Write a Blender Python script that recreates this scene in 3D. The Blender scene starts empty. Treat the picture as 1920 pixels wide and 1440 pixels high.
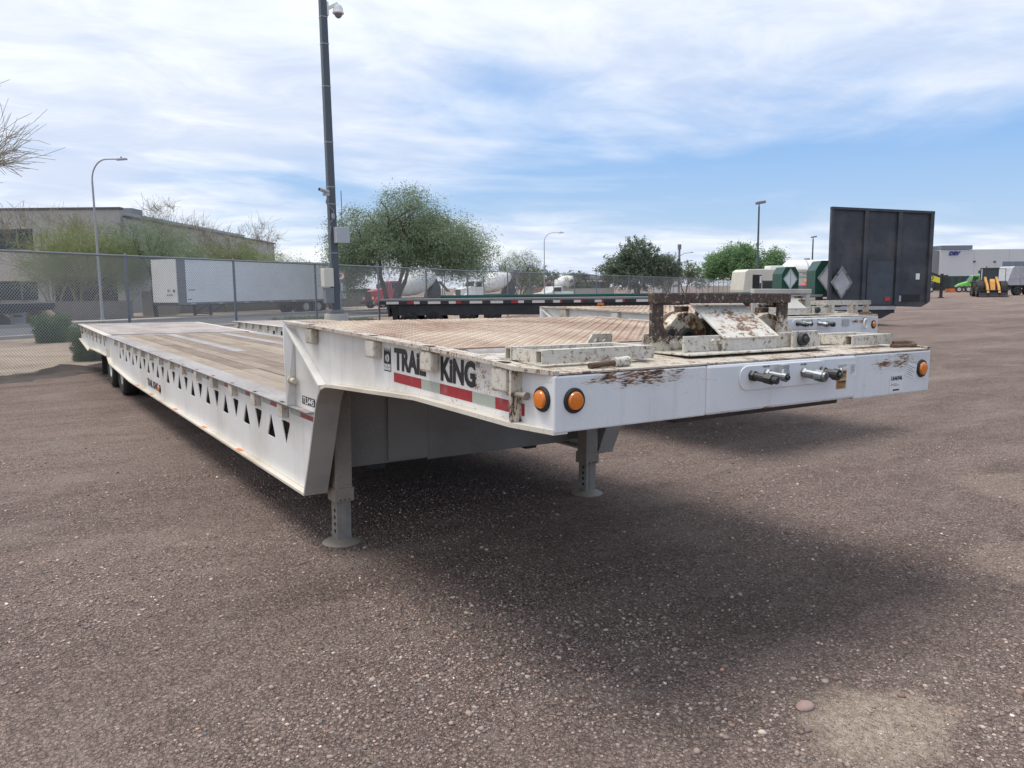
import bpy, bmesh, math, random
import numpy as np
from mathutils import Matrix, Vector
S = bpy.context.scene
C = S.collection
rad = math.radians
# ------------------------------------------------------------------ camera
YAW, PITCH, ROLL = -0.587, 0.125, 0.010
cam = bpy.data.objects.new('camera', bpy.data.cameras.new('camera')); C.objects.link(cam)
f = Vector((-math.sin(YAW)*math.cos(PITCH), math.cos(YAW)*math.cos(PITCH), -math.sin(PITCH)))
r0 = Vector((math.cos(YAW), math.sin(YAW), 0)); d0 = f.cross(r0)
rr = r0*math.cos(ROLL)+d0*math.sin(ROLL); dd = d0*math.cos(ROLL)-r0*math.sin(ROLL)
cam.matrix_world = Matrix(((rr.x, -dd.x, -f.x, -1.603), (rr.y, -dd.y, -f.y, -2.150), (rr.z, -dd.z, -f.z, 1.642), (0, 0, 0, 1)))
cam.data.sensor_width = 36; cam.data.lens = 36*1456.35/1920
cam.data.clip_end = 3000; cam.data.clip_start = 0.05
S.camera = cam
S.view_settings.view_transform = 'Standard'; S.view_settings.look = 'None'
S.view_settings.gamma = 1; S.view_settings.exposure = 0.27; S.view_settings.use_curve_mapping = False
# ------------------------------------------------------------------ node helper
def nd(t, typ, ins=None, **props):
    n = t.nodes.new(typ)
    for k, v in props.items(): setattr(n, k, v)
    for k, v in (ins or {}).items():
        s = n.inputs[k]
        if isinstance(v, bpy.types.NodeSocket): t.links.new(v, s)
        else: s.default_value = v
    return n
def mth(t, op, a, b=0.0, c=0.0, clamp=False):
    return nd(t, 'ShaderNodeMath', {0: a, 1: b, 2: c}, operation=op, use_clamp=clamp).outputs[0]
def ramp(t, fac, stops, interp='LINEAR'):
    n = nd(t, 'ShaderNodeValToRGB', {0: fac}); e = n.color_ramp.elements; n.color_ramp.interpolation = interp
    while len(e) < len(stops): e.new(0.5)
    for el, (p, c) in zip(e, stops):
        el.position = p; el.color = (c, c, c, 1) if isinstance(c, (int, float)) else (*c, 1)
    return n.outputs[0]
def mapr(t, v, a, b, c=0.0, d=1.0, smooth=False):
    return nd(t, 'ShaderNodeMapRange', {0: v, 1: a, 2: b, 3: c, 4: d}, interpolation_type='SMOOTHSTEP' if smooth else 'LINEAR').outputs[0]
def mixc(t, fac, a, b, mode='MIX'):
    n = nd(t, 'ShaderNodeMix', None, data_type='RGBA', blend_type=mode)
    for i, v in ((0, fac), (6, a), (7, b)):
        if isinstance(v, bpy.types.NodeSocket): t.links.new(v, n.inputs[i])
        elif i == 0: n.inputs[0].default_value = v
        else: n.inputs[i].default_value = (*v, 1) if len(v) == 3 else v
    return n.outputs[2]
def noise(t, vec, scale, detail=4.0, rough=0.5, dist=0.0):
    return nd(t, 'ShaderNodeTexNoise', {'Vector': vec, 'Scale': scale, 'Detail': detail, 'Roughness': rough, 'Distortion': dist}).outputs[0]
# ------------------------------------------------------------------ world, sky with broken cloud
SUN_EL, SUN_AZ = rad(72), rad(305)      # azimuth from +y clockwise (towards +x)
w = bpy.data.worlds.new('World'); S.world = w; w.use_nodes = True
t = w.node_tree; t.nodes.clear()
sky = nd(t, 'ShaderNodeTexSky', None, sky_type='NISHITA', sun_disc=False, sun_elevation=SUN_EL, sun_rotation=SUN_AZ, altitude=300, air_density=1.1, dust_density=0.7, ozone_density=2.2)
g = nd(t, 'ShaderNodeTexCoord').outputs['Generated']
sp = nd(t, 'ShaderNodeSeparateXYZ', {0: g})
zz = mth(t, 'ADD', mth(t, 'MAXIMUM', sp.outputs[2], 0.0), 0.10)
pl = nd(t, 'ShaderNodeCombineXYZ', {0: mth(t, 'DIVIDE', sp.outputs[0], zz), 1: mth(t, 'DIVIDE', sp.outputs[1], zz), 2: 0.3}).outputs[0]
mp = nd(t, 'ShaderNodeMapping', {0: pl, 1: (3.1, -1.4, 0.0), 2: (0, 0, rad(20)), 3: (0.8, 1.0, 1.0)}).outputs[0]
n1 = noise(t, mp, 0.36, 8.0, 0.55, 0.6)
n2 = noise(t, mp, 0.85, 7.0, 0.56, 0.7)
# the cover is closed towards -x (left) and overhead, broken to the right, with streaks low down
az = mth(t, 'SUBTRACT', mth(t, 'MULTIPLY', sp.outputs[1], 0.55), mth(t, 'MULTIPLY', sp.outputs[0], 0.84))
cov = mth(t, 'ADD', mth(t, 'ADD', n1, mth(t, 'MULTIPLY', n2, 0.62)), mth(t, 'MULTIPLY', az, 0.28))
cov = mth(t, 'ADD', cov, mapr(t, sp.outputs[2], 0.11, 0.34, -0.08, 0.11, True))
cov = mth(t, 'ADD', cov, mapr(t, sp.outputs[2], 0.12, 0.03, 0.0, 0.16, True))
mask = mapr(t, cov, 0.555, 0.93, 0.0, 1.0, True)
shade = mapr(t, mth(t, 'ADD', mth(t, 'MULTIPLY', noise(t, mp, 0.55, 6.0, 0.55, 0.4), 0.6), mth(t, 'MULTIPLY', noise(t, mp, 2.4, 6.0, 0.6, 0.6), 0.4)), 0.38, 0.60, 0.0, 1.0, True)
ccol = mixc(t, shade, (6.5, 7.25, 8.8), (9.5, 9.8, 10.3))
blue = mixc(t, mapr(t, sp.outputs[2], 0.0, 0.20, 0.0, 1.0), (5.4, 6.8, 8.4), (2.3, 4.6, 8.5))
blue = mixc(t, 0.85, sky.outputs[0], blue)
col = mixc(t, mth(t, 'MULTIPLY', mask, 0.95), blue, ccol)
bg = nd(t, 'ShaderNodeBackground', {0: col, 1: 0.092})
t.links.new(bg.outputs[0], nd(t, 'ShaderNodeOutputWorld').inputs[0])
# ------------------------------------------------------------------ sun (behind thin cloud)
sl = bpy.data.lights.new('sun', 'SUN'); sl.energy = 2.5; sl.angle = rad(27); sl.color = (1, 0.965, 0.91)
so = bpy.data.objects.new('sun', sl); C.objects.link(so)
sd = Vector((math.sin(SUN_AZ)*math.cos(SUN_EL), math.cos(SUN_AZ)*math.cos(SUN_EL), math.sin(SUN_EL)))
so.rotation_euler = sd.to_track_quat('Z', 'Y').to_euler(); so.location = (0, 0, 60)
# ================================================================== materials
M = {}
def newmat(name):
    m = bpy.data.materials.new(name); m.use_nodes = True; t = m.node_tree; t.nodes.clear()
    b = nd(t, 'ShaderNodeBsdfPrincipled'); o = nd(t, 'ShaderNodeOutputMaterial'); t.links.new(b.outputs[0], o.inputs[0])
    M[name] = m
    return m, t, b
def setb(t, b, key, v):
    s = b.inputs[key]
    if isinstance(v, bpy.types.NodeSocket): t.links.new(v, s)
    else: s.default_value = (*v, 1) if isinstance(v, tuple) and len(v) == 3 and s.type == 'RGBA' else v
def objco(t): return nd(t, 'ShaderNodeTexCoord').outputs['Object']
def plain(name, col, rough=0.5, metal=0.0, var=0.12, scale=6.0, bump=0.0, bscale=60.0, dirt=None):
    m, t, b = newmat(name); co = objco(t)
    n = noise(t, co, scale, 5.0, 0.6)
    c = mixc(t, mapr(t, n, 0.3, 0.7, 0, 1), tuple(x*(1-var) for x in col), tuple(min(1, x*(1+var)) for x in col))
    if dirt:
        d = mapr(t, noise(t, co, scale*0.35, 6.0, 0.65), 0.48, 0.75, 0, dirt[1]); c = mixc(t, d, c, dirt[0])
    setb(t, b, 'Base Color', c); setb(t, b, 'Roughness', mapr(t, n, 0.3, 0.7, max(0, rough-0.08), min(1, rough+0.1))); setb(t, b, 'Metallic', metal)
    if bump:
        bp = nd(t, 'ShaderNodeBump', {'Height': noise(t, co, bscale, 4.0, 0.6), 'Strength': bump, 'Distance': 0.01}); setb(t, b, 'Normal', bp.outputs[0])
    return m
def worn(name, col=(0.74, 0.75, 0.75), chip=(0.07, 0.04, 0.028), thr=0.70, scale=14.0, stretch=(1, 1, 1), zones=(), rough=0.38, dirt=(0.42, 0.36, 0.28), dirtamt=0.35, streak=0.25, rust=(0.23, 0.10, 0.04)):
    """old paint: chips to rusty steel, more of them inside the wear zones; grime and run-down streaks"""
    m, t, b = newmat(name); co = objco(t)
    mpv = nd(t, 'ShaderNodeMapping', {0: co, 3: stretch}).outputs[0]
    nz = mth(t, 'ADD', mth(t, 'MULTIPLY', noise(t, mpv, scale, 10.0, 0.68, 0.15), 0.5), mth(t, 'MULTIPLY', noise(t, mpv, scale*5.0, 8.0, 0.72), 0.5))
    add = None
    for (c, r, s) in zones:
        v = nd(t, 'ShaderNodeMapping', {0: co, 1: tuple(-c[i]/r[i] for i in range(3)), 3: tuple(1/x for x in r)}).outputs[0]
        ln = nd(t, 'ShaderNodeVectorMath', {0: v}, operation='LENGTH').outputs['Value']
        k = mapr(t, ln, 1.0, 0.25, 0.0, s, True)
        add = k if add is None else mth(t, 'ADD', add, k)
    tot = nz if add is None else mth(t, 'ADD', nz, add)
    mask = mapr(t, tot, thr, thr+0.018, 0, 1)
    edge = mapr(t, tot, thr-0.085, thr, 0, 1)
    nd1 = noise(t, co, 1.3, 6.0, 0.6)
    stv = nd(t, 'ShaderNodeMapping', {0: co, 3: (9.0, 9.0, 0.7)}).outputs[0]
    st = mapr(t, noise(t, stv, 1.6, 5.0, 0.6), 0.55, 0.8, 0, streak)
    base = mixc(t, mapr(t, nd1, 0.46, 0.72, 0, dirtamt), col, dirt)
    base = mixc(t, st, base, dirt)
    base = mixc(t, mapr(t, noise(t, co, 90.0, 2.0), 0.35, 0.65, 0.0, 0.10), base, (0.5, 0.48, 0.44))
    base = mixc(t, mth(t, 'MULTIPLY', mth(t, 'POWER', edge, 1.6), 0.55), base, (0.46, 0.35, 0.23))
    cc = mixc(t, mapr(t, noise(t, co, scale*2.3, 5.0), 0.4, 0.6, 0, 1), chip, rust)
    cfin = mixc(t, mask, base, cc)
    setb(t, b, 'Base Color', cfin); setb(t, b, 'Roughness', mapr(t, mask, 0, 1, rough, 0.85))
    hgt = mth(t, 'SUBTRACT', mth(t, 'MULTIPLY', noise(t, co, 5.0, 3.0), 0.5), mth(t, 'MULTIPLY', mask, 0.25))
    setb(t, b, 'Normal', nd(t, 'ShaderNodeBump', {'Height': hgt, 'Strength': 0.35, 'Distance': 0.004}).outputs[0])
    return m
worn('paint_side', (0.77, 0.765, 0.745), thr=0.64, scale=20, streak=0.5, dirtamt=0.5, dirt=(0.42, 0.38, 0.32), zones=[((0, 0.45, 1.27), (0.2, 0.30, 0.10), 0.10), ((0, 0.75, 1.15), (.2, 2.0, .05), .05)])
worn('paint_front', (0.72, 0.725, 0.735), thr=0.65, scale=9, stretch=(0.6, 1, 3.6), zones=[((0.40, 0, 1.312), (0.50, 0.3, 0.07), 0.155), ((2.12, 0, 1.285), (0.32, 0.3, 0.07), 0.145), ((1.2, 0, 1.128), (1.1, 0.3, 0.015), .12)], dirtamt=0.5, streak=0.4, dirt=(0.40, 0.385, 0.36))
worn('paint_top', (0.56, 0.51, 0.44), chip=(0.12, 0.08, 0.06), thr=0.53, scale=16, dirt=(0.33, 0.25, 0.19), dirtamt=0.8, rust=(0.22, 0.13, 0.08))
worn('paint_pocket', (0.62, 0.59, 0.52), thr=0.555, scale=34, dirt=(0.26, 0.22, 0.18), dirtamt=0.8, chip=(0.10, 0.065, 0.035), rust=(0.24, 0.14, 0.06))
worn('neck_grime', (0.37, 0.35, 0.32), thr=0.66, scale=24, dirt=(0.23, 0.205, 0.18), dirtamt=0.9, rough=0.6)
worn('rib_rust', (0.60, 0.55, 0.46), thr=0.51, scale=24, chip=(0.07, 0.045, 0.035), rust=(0.13, 0.08, 0.06), stretch=(1, 1, 0.4))
worn('paint_flange', (0.66, 0.61, 0.53), thr=0.605, scale=30, dirt=(0.40, 0.33, 0.23), dirtamt=0.75, streak=0.1)
worn('under_shade_paint', (0.25, 0.232, 0.205), thr=0.65, scale=18, dirt=(0.16, 0.135, 0.115), dirtamt=0.8, rough=0.6)  # dirty worn paint, darkened so the underside's shade is in its colour
worn('paint_frame', (0.60, 0.575, 0.51), thr=0.545, scale=40, dirt=(0.30, 0.25, 0.19), dirtamt=0.8, chip=(0.05, 0.04, 0.035), rust=(0.16, 0.11, 0.07))
worn('frame_grey', (0.46, 0.44, 0.40), thr=0.60, scale=30, dirt=(0.25, 0.22, 0.19), dirtamt=0.9)
worn('rusty_frame', (0.66, 0.60, 0.48), chip=(0.048, 0.036, 0.032), thr=0.42, scale=36, rust=(0.10, 0.065, 0.05), zones=[((0.9, 0.3, 1.345), (0.5, 0.5, 0.10), -0.13), ((1.7, 0.3, 1.36), (0.35, 0.5, 0.2), -0.12)])
worn('paint_cover', (0.64, 0.615, 0.56), thr=0.545, scale=8, stretch=(1, 1.6, 1.6), dirt=(0.36, 0.29, 0.22), dirtamt=0.7, zones=[((1.3, 0.28, 1.48), (0.16, 0.12, 0.12), 0.06)], chip=(0.14, 0.09, 0.07), rust=(0.25, 0.15, 0.10))
worn('drum_rust', (0.52, 0.48, 0.39), thr=0.50, scale=7, chip=(0.06, 0.035, 0.028), dirt=(0.3, 0.24, 0.16), dirtamt=0.7)
worn('leg_paint', (0.25, 0.225, 0.19), thr=0.575, scale=36, dirt=(0.15, 0.12, 0.10), dirtamt=1.0, rough=0.6)
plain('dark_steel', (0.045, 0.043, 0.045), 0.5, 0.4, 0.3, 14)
plain('grease', (0.03, 0.028, 0.028), 0.35, 0.3, 0.4, 20)
plain('zinc', (0.22, 0.23, 0.24), 0.45, 0.8, 0.25, 30)
plain('galv', (0.36, 0.37, 0.38), 0.55, 0.3, 0.15, 10)
plain('dirty_galv', (0.26, 0.245, 0.22), 0.6, 0.15, 0.2, 14, dirt=((0.2, 0.165, 0.135), 0.8))
plain('galv_fence', (0.20, 0.225, 0.25), 0.55, 0.4, 0.15, 8)
plain('wire', (0.33, 0.34, 0.35), 0.55, 0.1, 0.1, 4)
plain('tyre', (0.022, 0.021, 0.021), 0.8, 0, 0.25, 12, 0.3, 60, dirt=((0.12, 0.10, 0.085), 0.6))
plain('rim_white', (0.62, 0.61, 0.58), 0.5, 0, 0.12, 12, dirt=((0.25, 0.2, 0.16), 0.5))
plain('rubber', (0.02, 0.02, 0.021), 0.7, 0, 0.2)
plain('black_paint', (0.020, 0.022, 0.026), 0.42, 0, 0.25, 3, dirt=((0.09, 0.085, 0.08), 0.35))
plain('headboard_black', (0.038, 0.044, 0.054), 0.5, 0, 0.3, 2.5, dirt=((0.13, 0.125, 0.12), 0.6))
plain('headboard_smooth', (0.050, 0.062, 0.078), 0.3, 0, 0.3, 2.0)
plain('green_deck', (0.03, 0.19, 0.14), 0.6, 0, 0.15, 2, dirt=((0.2, 0.25, 0.2), 0.4))
plain('green_steel', (0.012, 0.060, 0.040), 0.45, 0, 0.2, 3)
plain('silver_panel', (0.42, 0.43, 0.45), 0.4, 0.2, 0.15, 4, dirt=((0.2, 0.19, 0.18), 0.4))
plain('white_box', (0.84, 0.86, 0.88), 0.4, 0, 0.05, 0.8, dirt=((0.5, 0.5, 0.5), 0.2))
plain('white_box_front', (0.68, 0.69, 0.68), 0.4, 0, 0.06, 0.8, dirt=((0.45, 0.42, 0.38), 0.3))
plain('white_plain', (0.72, 0.72, 0.71), 0.5, 0, 0.06, 2, dirt=((0.5, 0.47, 0.42), 0.25))
plain('cream', (0.60, 0.57, 0.49), 0.5, 0, 0.06, 2, dirt=((0.35, 0.31, 0.26), 0.3))
plain('drum_white', (0.80, 0.79, 0.76), 0.5, 0, 0.08, 1, dirt=((0.4, 0.36, 0.31), 0.5))
plain('red_cab', (0.45, 0.04, 0.05), 0.35, 0, 0.1, 2, dirt=((0.3, 0.16, 0.13), 0.3))
plain('orange_cab', (0.42, 0.11, 0.05), 0.4, 0, 0.1, 2)
plain('lime_cab', (0.14, 0.46, 0.06), 0.3, 0, 0.08, 2)
plain('pink_red', (0.55, 0.07, 0.11), 0.5, 0, 0.1, 2)
plain('bright_orange', (0.75, 0.2, 0.02), 0.5, 0, 0.1, 2)
plain('machine_yellow', (0.52, 0.25, 0.05), 0.45, 0, 0.12, 3, dirt=((0.3, 0.2, 0.1), 0.4))
plain('panel_yellow', (0.62, 0.55, 0.05), 0.5, 0, 0.06, 2)
plain('dark_grey', (0.055, 0.058, 0.062), 0.6, 0, 0.2, 3)
plain('mid_grey', (0.20, 0.205, 0.215), 0.6, 0, 0.12, 3)
plain('pole_paint', (0.085, 0.10, 0.12), 0.5, 0.1, 0.10, 2)
plain('box_grey', (0.42, 0.44, 0.46), 0.45, 0.1, 0.06, 3)
plain('concrete', (0.38, 0.36, 0.33), 0.85, 0, 0.12, 3, 0.3, 60)
plain('kerb_concrete', (0.40, 0.37, 0.34), 0.9, 0, 0.14, 1.5, 0.2, 50)
plain('asphalt', (0.10, 0.10, 0.105), 0.9, 0, 0.2, 1.0, 0.3, 80)
plain('blockwall', (0.20, 0.185, 0.165), 0.9, 0, 0.18, 1.2, 0.2, 30)
plain('building_grey', (0.37, 0.37, 0.36), 0.7, 0, 0.06, 0.4)
plain('building_tan', (0.46, 0.425, 0.39), 0.8, 0, 0.06, 0.5)
plain('building_dark', (0.10, 0.10, 0.105), 0.7, 0, 0.1, 0.5)
plain('dsv_white', (0.54, 0.55, 0.56), 0.8, 0, 0.04, 0.15)
plain('dsv_grey', (0.17, 0.20, 0.26), 0.7, 0, 0.05, 0.2)
plain('dsv_blue', (0.02, 0.03, 0.20), 0.5)
plain('boulder', (0.34, 0.24, 0.16), 0.9, 0, 0.25, 1.6, 0.5, 20)
plain('pink_rock', (0.36, 0.25, 0.215), 0.85, 0, 0.15, 20, 0.3, 90)
plain('mulch', (0.075, 0.058, 0.05), 0.95, 0, 0.4, 3.0, 0.8, 40)
plain('bark', (0.065, 0.052, 0.042), 0.9, 0, 0.3, 4, 0.4, 30)
plain('bark_green', (0.20, 0.20, 0.10), 0.8, 0, 0.25, 3)
plain('twig_pale', (0.26, 0.24, 0.19), 0.8, 0, 0.2, 1.5)
plain('decal_black', (0.012, 0.012, 0.014), 0.45, 0, 0.2, 30)
plain('decal_white', (0.74, 0.74, 0.73), 0.5, 0, 0.04, 20)
plain('decal_grey', (0.40, 0.41, 0.42), 0.5, 0, 0.08, 20)
plain('decal_orange', (0.50, 0.26, 0.09), 0.5, 0, 0.1, 20)
plain('decal_ink', (0.16, 0.16, 0.17), 0.6, 0, 0.1, 20)
plain('sign_red', (0.5, 0.04, 0.04), 0.5)
plain('rust_brown', (0.12, 0.075, 0.05), 0.85, 0.1, 0.35, 18, 0.3, 60)
plain('marker_orange', (0.62, 0.20, 0.07), 0.8, 0, 0.2, 30)
m, t, b = newmat('glass_dark'); setb(t, b, 'Base Color', (0.015, 0.02, 0.024)); setb(t, b, 'Roughness', 0.08)
m, t, b = newmat('glass_green'); setb(t, b, 'Base Color', (0.02, 0.04, 0.045)); setb(t, b, 'Roughness', 0.06)
m, t, b = newmat('chrome'); setb(t, b, 'Base Color', (0.38, 0.39, 0.40)); setb(t, b, 'Metallic', 1.0); setb(t, b, 'Roughness', 0.25)
# retro-reflective tape with its honeycomb
def tape(name, a, bcol):
    m, t, b = newmat(name); co = objco(t)
    v = nd(t, 'ShaderNodeTexVoronoi', {'Vector': co, 'Scale': 170.0}, feature='DISTANCE_TO_EDGE').outputs[0]
    c = mixc(t, mapr(t, v, 0.02, 0.14, 0, 1), bcol, a)
    c = mixc(t, mapr(t, noise(t, co, 12.0, 6.0), 0.55, 0.75, 0, 0.4), c, (0.35, 0.3, 0.26))
    setb(t, b, 'Base Color', c); setb(t, b, 'Roughness', 0.35)
tape('tape_red', (0.36, 0.018, 0.03), (0.27, 0.014, 0.022)); tape('tape_silver', (0.42, 0.46, 0.40), (0.30, 0.34, 0.29))
tape('tape_white', (0.66, 0.63, 0.58), (0.55, 0.52, 0.48)); tape('tape_red_old', (0.33, 0.05, 0.05), (0.2, 0.05, 0.04))
# amber lens
m, t, b = newmat('amber'); co = objco(t)
v = nd(t, 'ShaderNodeTexVoronoi', {'Vector': co, 'Scale': 330.0}).outputs[0]
setb(t, b, 'Base Color', mixc(t, mapr(t, v, 0.1, 0.6, 0, 1), (0.80, 0.23, 0.02), (0.66, 0.165, 0.013))); setb(t, b, 'Roughness', 0.12); b.inputs['Coat Weight'].default_value = 0.6
# weathered timber planks: grain runs along y, every plank its own tone
m, t, b = newmat('plank'); co = objco(t)
rnd = nd(t, 'ShaderNodeObjectInfo').outputs['Random']
off = nd(t, 'ShaderNodeCombineXYZ', {0: mth(t, 'MULTIPLY', rnd, 37.0), 1: mth(t, 'MULTIPLY', rnd, 91.0), 2: 0.0}).outputs[0]
vv = nd(t, 'ShaderNodeVectorMath', {0: co, 1: off}, operation='ADD').outputs[0]
gr = noise(t, nd(t, 'ShaderNodeMapping', {0: vv, 3: (26, 0.9, 8)}).outputs[0], 2.2, 7.0, 0.65, 0.4)
st = noise(t, nd(t, 'ShaderNodeMapping', {0: vv, 3: (1.6, 0.7, 1)}).outputs[0], 1.6, 7.0, 0.62)
c = mixc(t, mapr(t, gr, 0.3, 0.7, 0, 1), (0.17, 0.125, 0.095), (0.36, 0.29, 0.225))
c = mixc(t, mapr(t, st, 0.42, 0.62, 0, 0.75), c, (0.14, 0.098, 0.075))
c = mixc(t, mapr(t, rnd, 0, 1, 0.0, 0.5), c, (0.40, 0.335, 0.265))
c = mixc(t, mapr(t, rnd, 0.55, 0.5, 0.0, 0.35), c, (0.17, 0.125, 0.095))
c = mixc(t, mapr(t, noise(t, vv, 6.0, 6.0, 0.7), 0.62, 0.7, 0, 0.7), c, (0.5, 0.46, 0.41))
setb(t, b, 'Base Color', c); setb(t, b, 'Roughness', 0.85)
setb(t, b, 'Normal', nd(t, 'ShaderNodeBump', {'Height': gr, 'Strength': 0.6, 'Distance': 0.006}).outputs[0])
# steel deck plates: pinkish rust and pale worn paint in broad bands
def deckplate(name, a, bcol, ccol):
    m, t, b = newmat(name); co = objco(t)
    n1 = noise(t, nd(t, 'ShaderNodeMapping', {0: co, 3: (1, 0.55, 1)}).outputs[0], 2.1, 7.0, 0.62, 0.5); n2 = noise(t, co, 26.0, 5.0, 0.6)
    c = mixc(t, mapr(t, n1, 0.40, 0.62, 0, 1), a, bcol); c = mixc(t, mapr(t, n2, 0.45, 0.65, 0, 0.5), c, ccol)
    setb(t, b, 'Base Color', c); setb(t, b, 'Roughness', 0.7)
    setb(t, b, 'Normal', nd(t, 'ShaderNodeBump', {'Height': n2, 'Strength': 0.3, 'Distance': 0.003}).outputs[0])
deckplate('tread_base', (0.36, 0.25, 0.18), (0.24, 0.135, 0.095), (0.40, 0.30, 0.225))
deckplate('tread_lug', (0.70, 0.60, 0.48), (0.38, 0.25, 0.18), (0.60, 0.49, 0.38))
deckplate('steel_deck', (0.36, 0.315, 0.29), (0.22, 0.18, 0.165), (0.47, 0.42, 0.385))
deckplate('steel_strip', (0.32, 0.30, 0.295), (0.23, 0.205, 0.20), (0.42, 0.39, 0.375))
# gravel
def gravelmat():
    m, t, b = newmat('gravel'); co = nd(t, 'ShaderNodeNewGeometry').outputs['Position']
    wv = nd(t, 'ShaderNodeVectorMath', {0: co, 1: nd(t, 'ShaderNodeVectorMath', {0: nd(t, 'ShaderNodeTexNoise', {'Vector': co, 'Scale': 30.0}).outputs[1], 1: (0.02, 0.02, 0.02)}, operation='MULTIPLY').outputs[0]}, operation='ADD').outputs[0]
    va = nd(t, 'ShaderNodeTexVoronoi', {'Vector': wv, 'Scale': 62.0, 'Randomness': 1.0})
    vb = nd(t, 'ShaderNodeTexVoronoi', {'Vector': wv, 'Scale': 150.0})
    ra = nd(t, 'ShaderNodeSeparateColor', {0: va.outputs[1]}).outputs; rb = nd(t, 'ShaderNodeSeparateColor', {0: vb.outputs[1]}).outputs
    stones = [(0.0, (0.115, 0.090, 0.084)), (0.25, (0.222, 0.177, 0.160)), (0.5, (0.288, 0.234, 0.213)), (0.72, (0.337, 0.276, 0.246)), (0.9, (0.43, 0.362, 0.325)), (0.975, (0.52, 0.47, 0.42)), (1.0, (0.66, 0.62, 0.57))]
    ca = ramp(t, ra[0], stones); cb = ramp(t, rb[0], stones)
    fine = mixc(t, mapr(t, noise(t, co, 420.0, 3.0), 0.4, 0.6, 0, 1), (0.172, 0.137, 0.122), (0.35, 0.288, 0.26))
    c = mixc(t, mapr(t, rb[1], 0.25, 0.3, 0, 0.85), fine, cb)
    sel = mapr(t, mth(t, 'ADD', ra[1], mth(t, 'MULTIPLY', noise(t, co, 2.2, 4.0), 0.7)), 0.72, 0.78, 0, 1)
    c = mixc(t, mth(t, 'MULTIPLY', sel, mapr(t, va.outputs[0], 0.62, 0.42, 0, 1)), c, ca)
    # broad tone: packed tracks paler, damp patches darker
    big = noise(t, nd(t, 'ShaderNodeMapping', {0: co, 2: (0, 0, rad(28)), 3: (0.32, 1.0, 1)}).outputs[0], 0.45, 6.0, 0.6, 0.4)
    c = mixc(t, mapr(t, big, 0.36, 0.68, 0.0, 1.0), mixc(t, 0.75, c, mixc(t, 1.0, c, (0.62, 0.59, 0.58), 'MULTIPLY')), mixc(t, 0.34, c, (0.40, 0.325, 0.29)))
    clod = noise(t, co, 11.0, 5.0, 0.7)
    c = mixc(t, mapr(t, clod, 0.40, 0.62, 0.0, 0.42), mixc(t, 1.0, c, (0.80, 0.79, 0.78), 'MULTIPLY'), mixc(t, 0.35, c, (0.40, 0.335, 0.30)))
    trk = noise(t, nd(t, 'ShaderNodeMapping', {0: co, 2: (0, 0, rad(-38)), 3: (0.06, 0.9, 1)}).outputs[0], 1.1, 4.0, 0.55, 0.3)
    c = mixc(t, mapr(t, trk, 0.50, 0.68, 0.0, 0.3), c, mixc(t, 0.5, c, (0.42, 0.355, 0.32)))
    c = mixc(t, mapr(t, trk, 0.44, 0.28, 0.0, 0.22), c, mixc(t, 1.0, c, (0.80, 0.785, 0.775), 'MULTIPLY'))
    c = mixc(t, 1.0, c, (1.14, 1.085, 1.05), 'MULTIPLY')
    gap_shade = mth(t, 'MULTIPLY', mapr(t, va.outputs[0], 0.30, 0.74, 1.0, 0.52), mapr(t, vb.outputs[0], 0.35, 0.75, 1.0, 0.7))  # shadow between the stones, painted into the colour
    c = mixc(t, 1.0, c, nd(t, 'ShaderNodeCombineColor', {0: gap_shade, 1: gap_shade, 2: gap_shade}).outputs[0], 'MULTIPLY')
    c = mixc(t, 1.0, c, (1.46, 1.42, 1.40), 'MULTIPLY')
    dr = noise(t, nd(t, 'ShaderNodeMapping', {0: co, 2: (0, 0, rad(-25)), 3: (0.55, 1.0, 1)}).outputs[0], 1.9, 6.0, 0.65, 0.8)
    c = mixc(t, mapr(t, dr, 0.52, 0.64, 0.0, 0.55), c, mixc(t, 1.0, c, (0.70, 0.69, 0.69), 'MULTIPLY'))
    c = mixc(t, mapr(t, dr, 0.46, 0.36, 0.0, 0.45), c, mixc(t, 0.6, c, (0.38, 0.31, 0.265)))
    # patches of bare tan dirt
    d = None
    for (x, y, r, s) in ((1.02, -0.62, 0.24, 1.0), (1.22, -0.66, 0.16, 0.9), (0.86, -0.70, 0.15, .8), (-0.68, 3.11, 0.02, 0.9), (5.2, 0.6, 0.5, 0.35), (3.4, -0.3, 0.45, 0.3)):
        v = nd(t, 'ShaderNodeVectorMath', {0: co, 1: (x, y, 0)}, operation='DISTANCE').outputs['Value']
        k = mth(t, 'MULTIPLY', mapr(t, mth(t, 'ADD', v, mth(t, 'MULTIPLY', noise(t, co, 9.0, 6.0, 0.65), 0.34)), r+0.24, r+0.10, 0, s, True), 1.0)
        d = k if d is None else mth(t, 'MAXIMUM', d, k)
    c = mixc(t, mth(t, 'MULTIPLY', d, 0.75), c, mixc(t, mapr(t, noise(t, co, 25.0, 6.0), 0.35, 0.65, 0, 1), (0.40, 0.305, 0.225), (0.62, 0.51, 0.41)))
    setb(t, b, 'Base Color', c); setb(t, b, 'Roughness', 0.95); b.inputs['Specular IOR Level'].default_value = 0.25
    h = mth(t, 'ADD', mth(t, 'MULTIPLY', mapr(t, va.outputs[0], 0.7, 0.0, 0, 1), sel), mth(t, 'MULTIPLY', mapr(t, vb.outputs[0], 0.7, 0.0, 0, 1), 0.45))
    h = mth(t, 'ADD', h, mth(t, 'MULTIPLY', noise(t, co, 420.0, 3.0), 0.25))
    setb(t, b, 'Normal', nd(t, 'ShaderNodeBump', {'Height': h, 'Strength': 1.0, 'Distance': 0.02}).outputs[0])
gravelmat()
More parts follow.
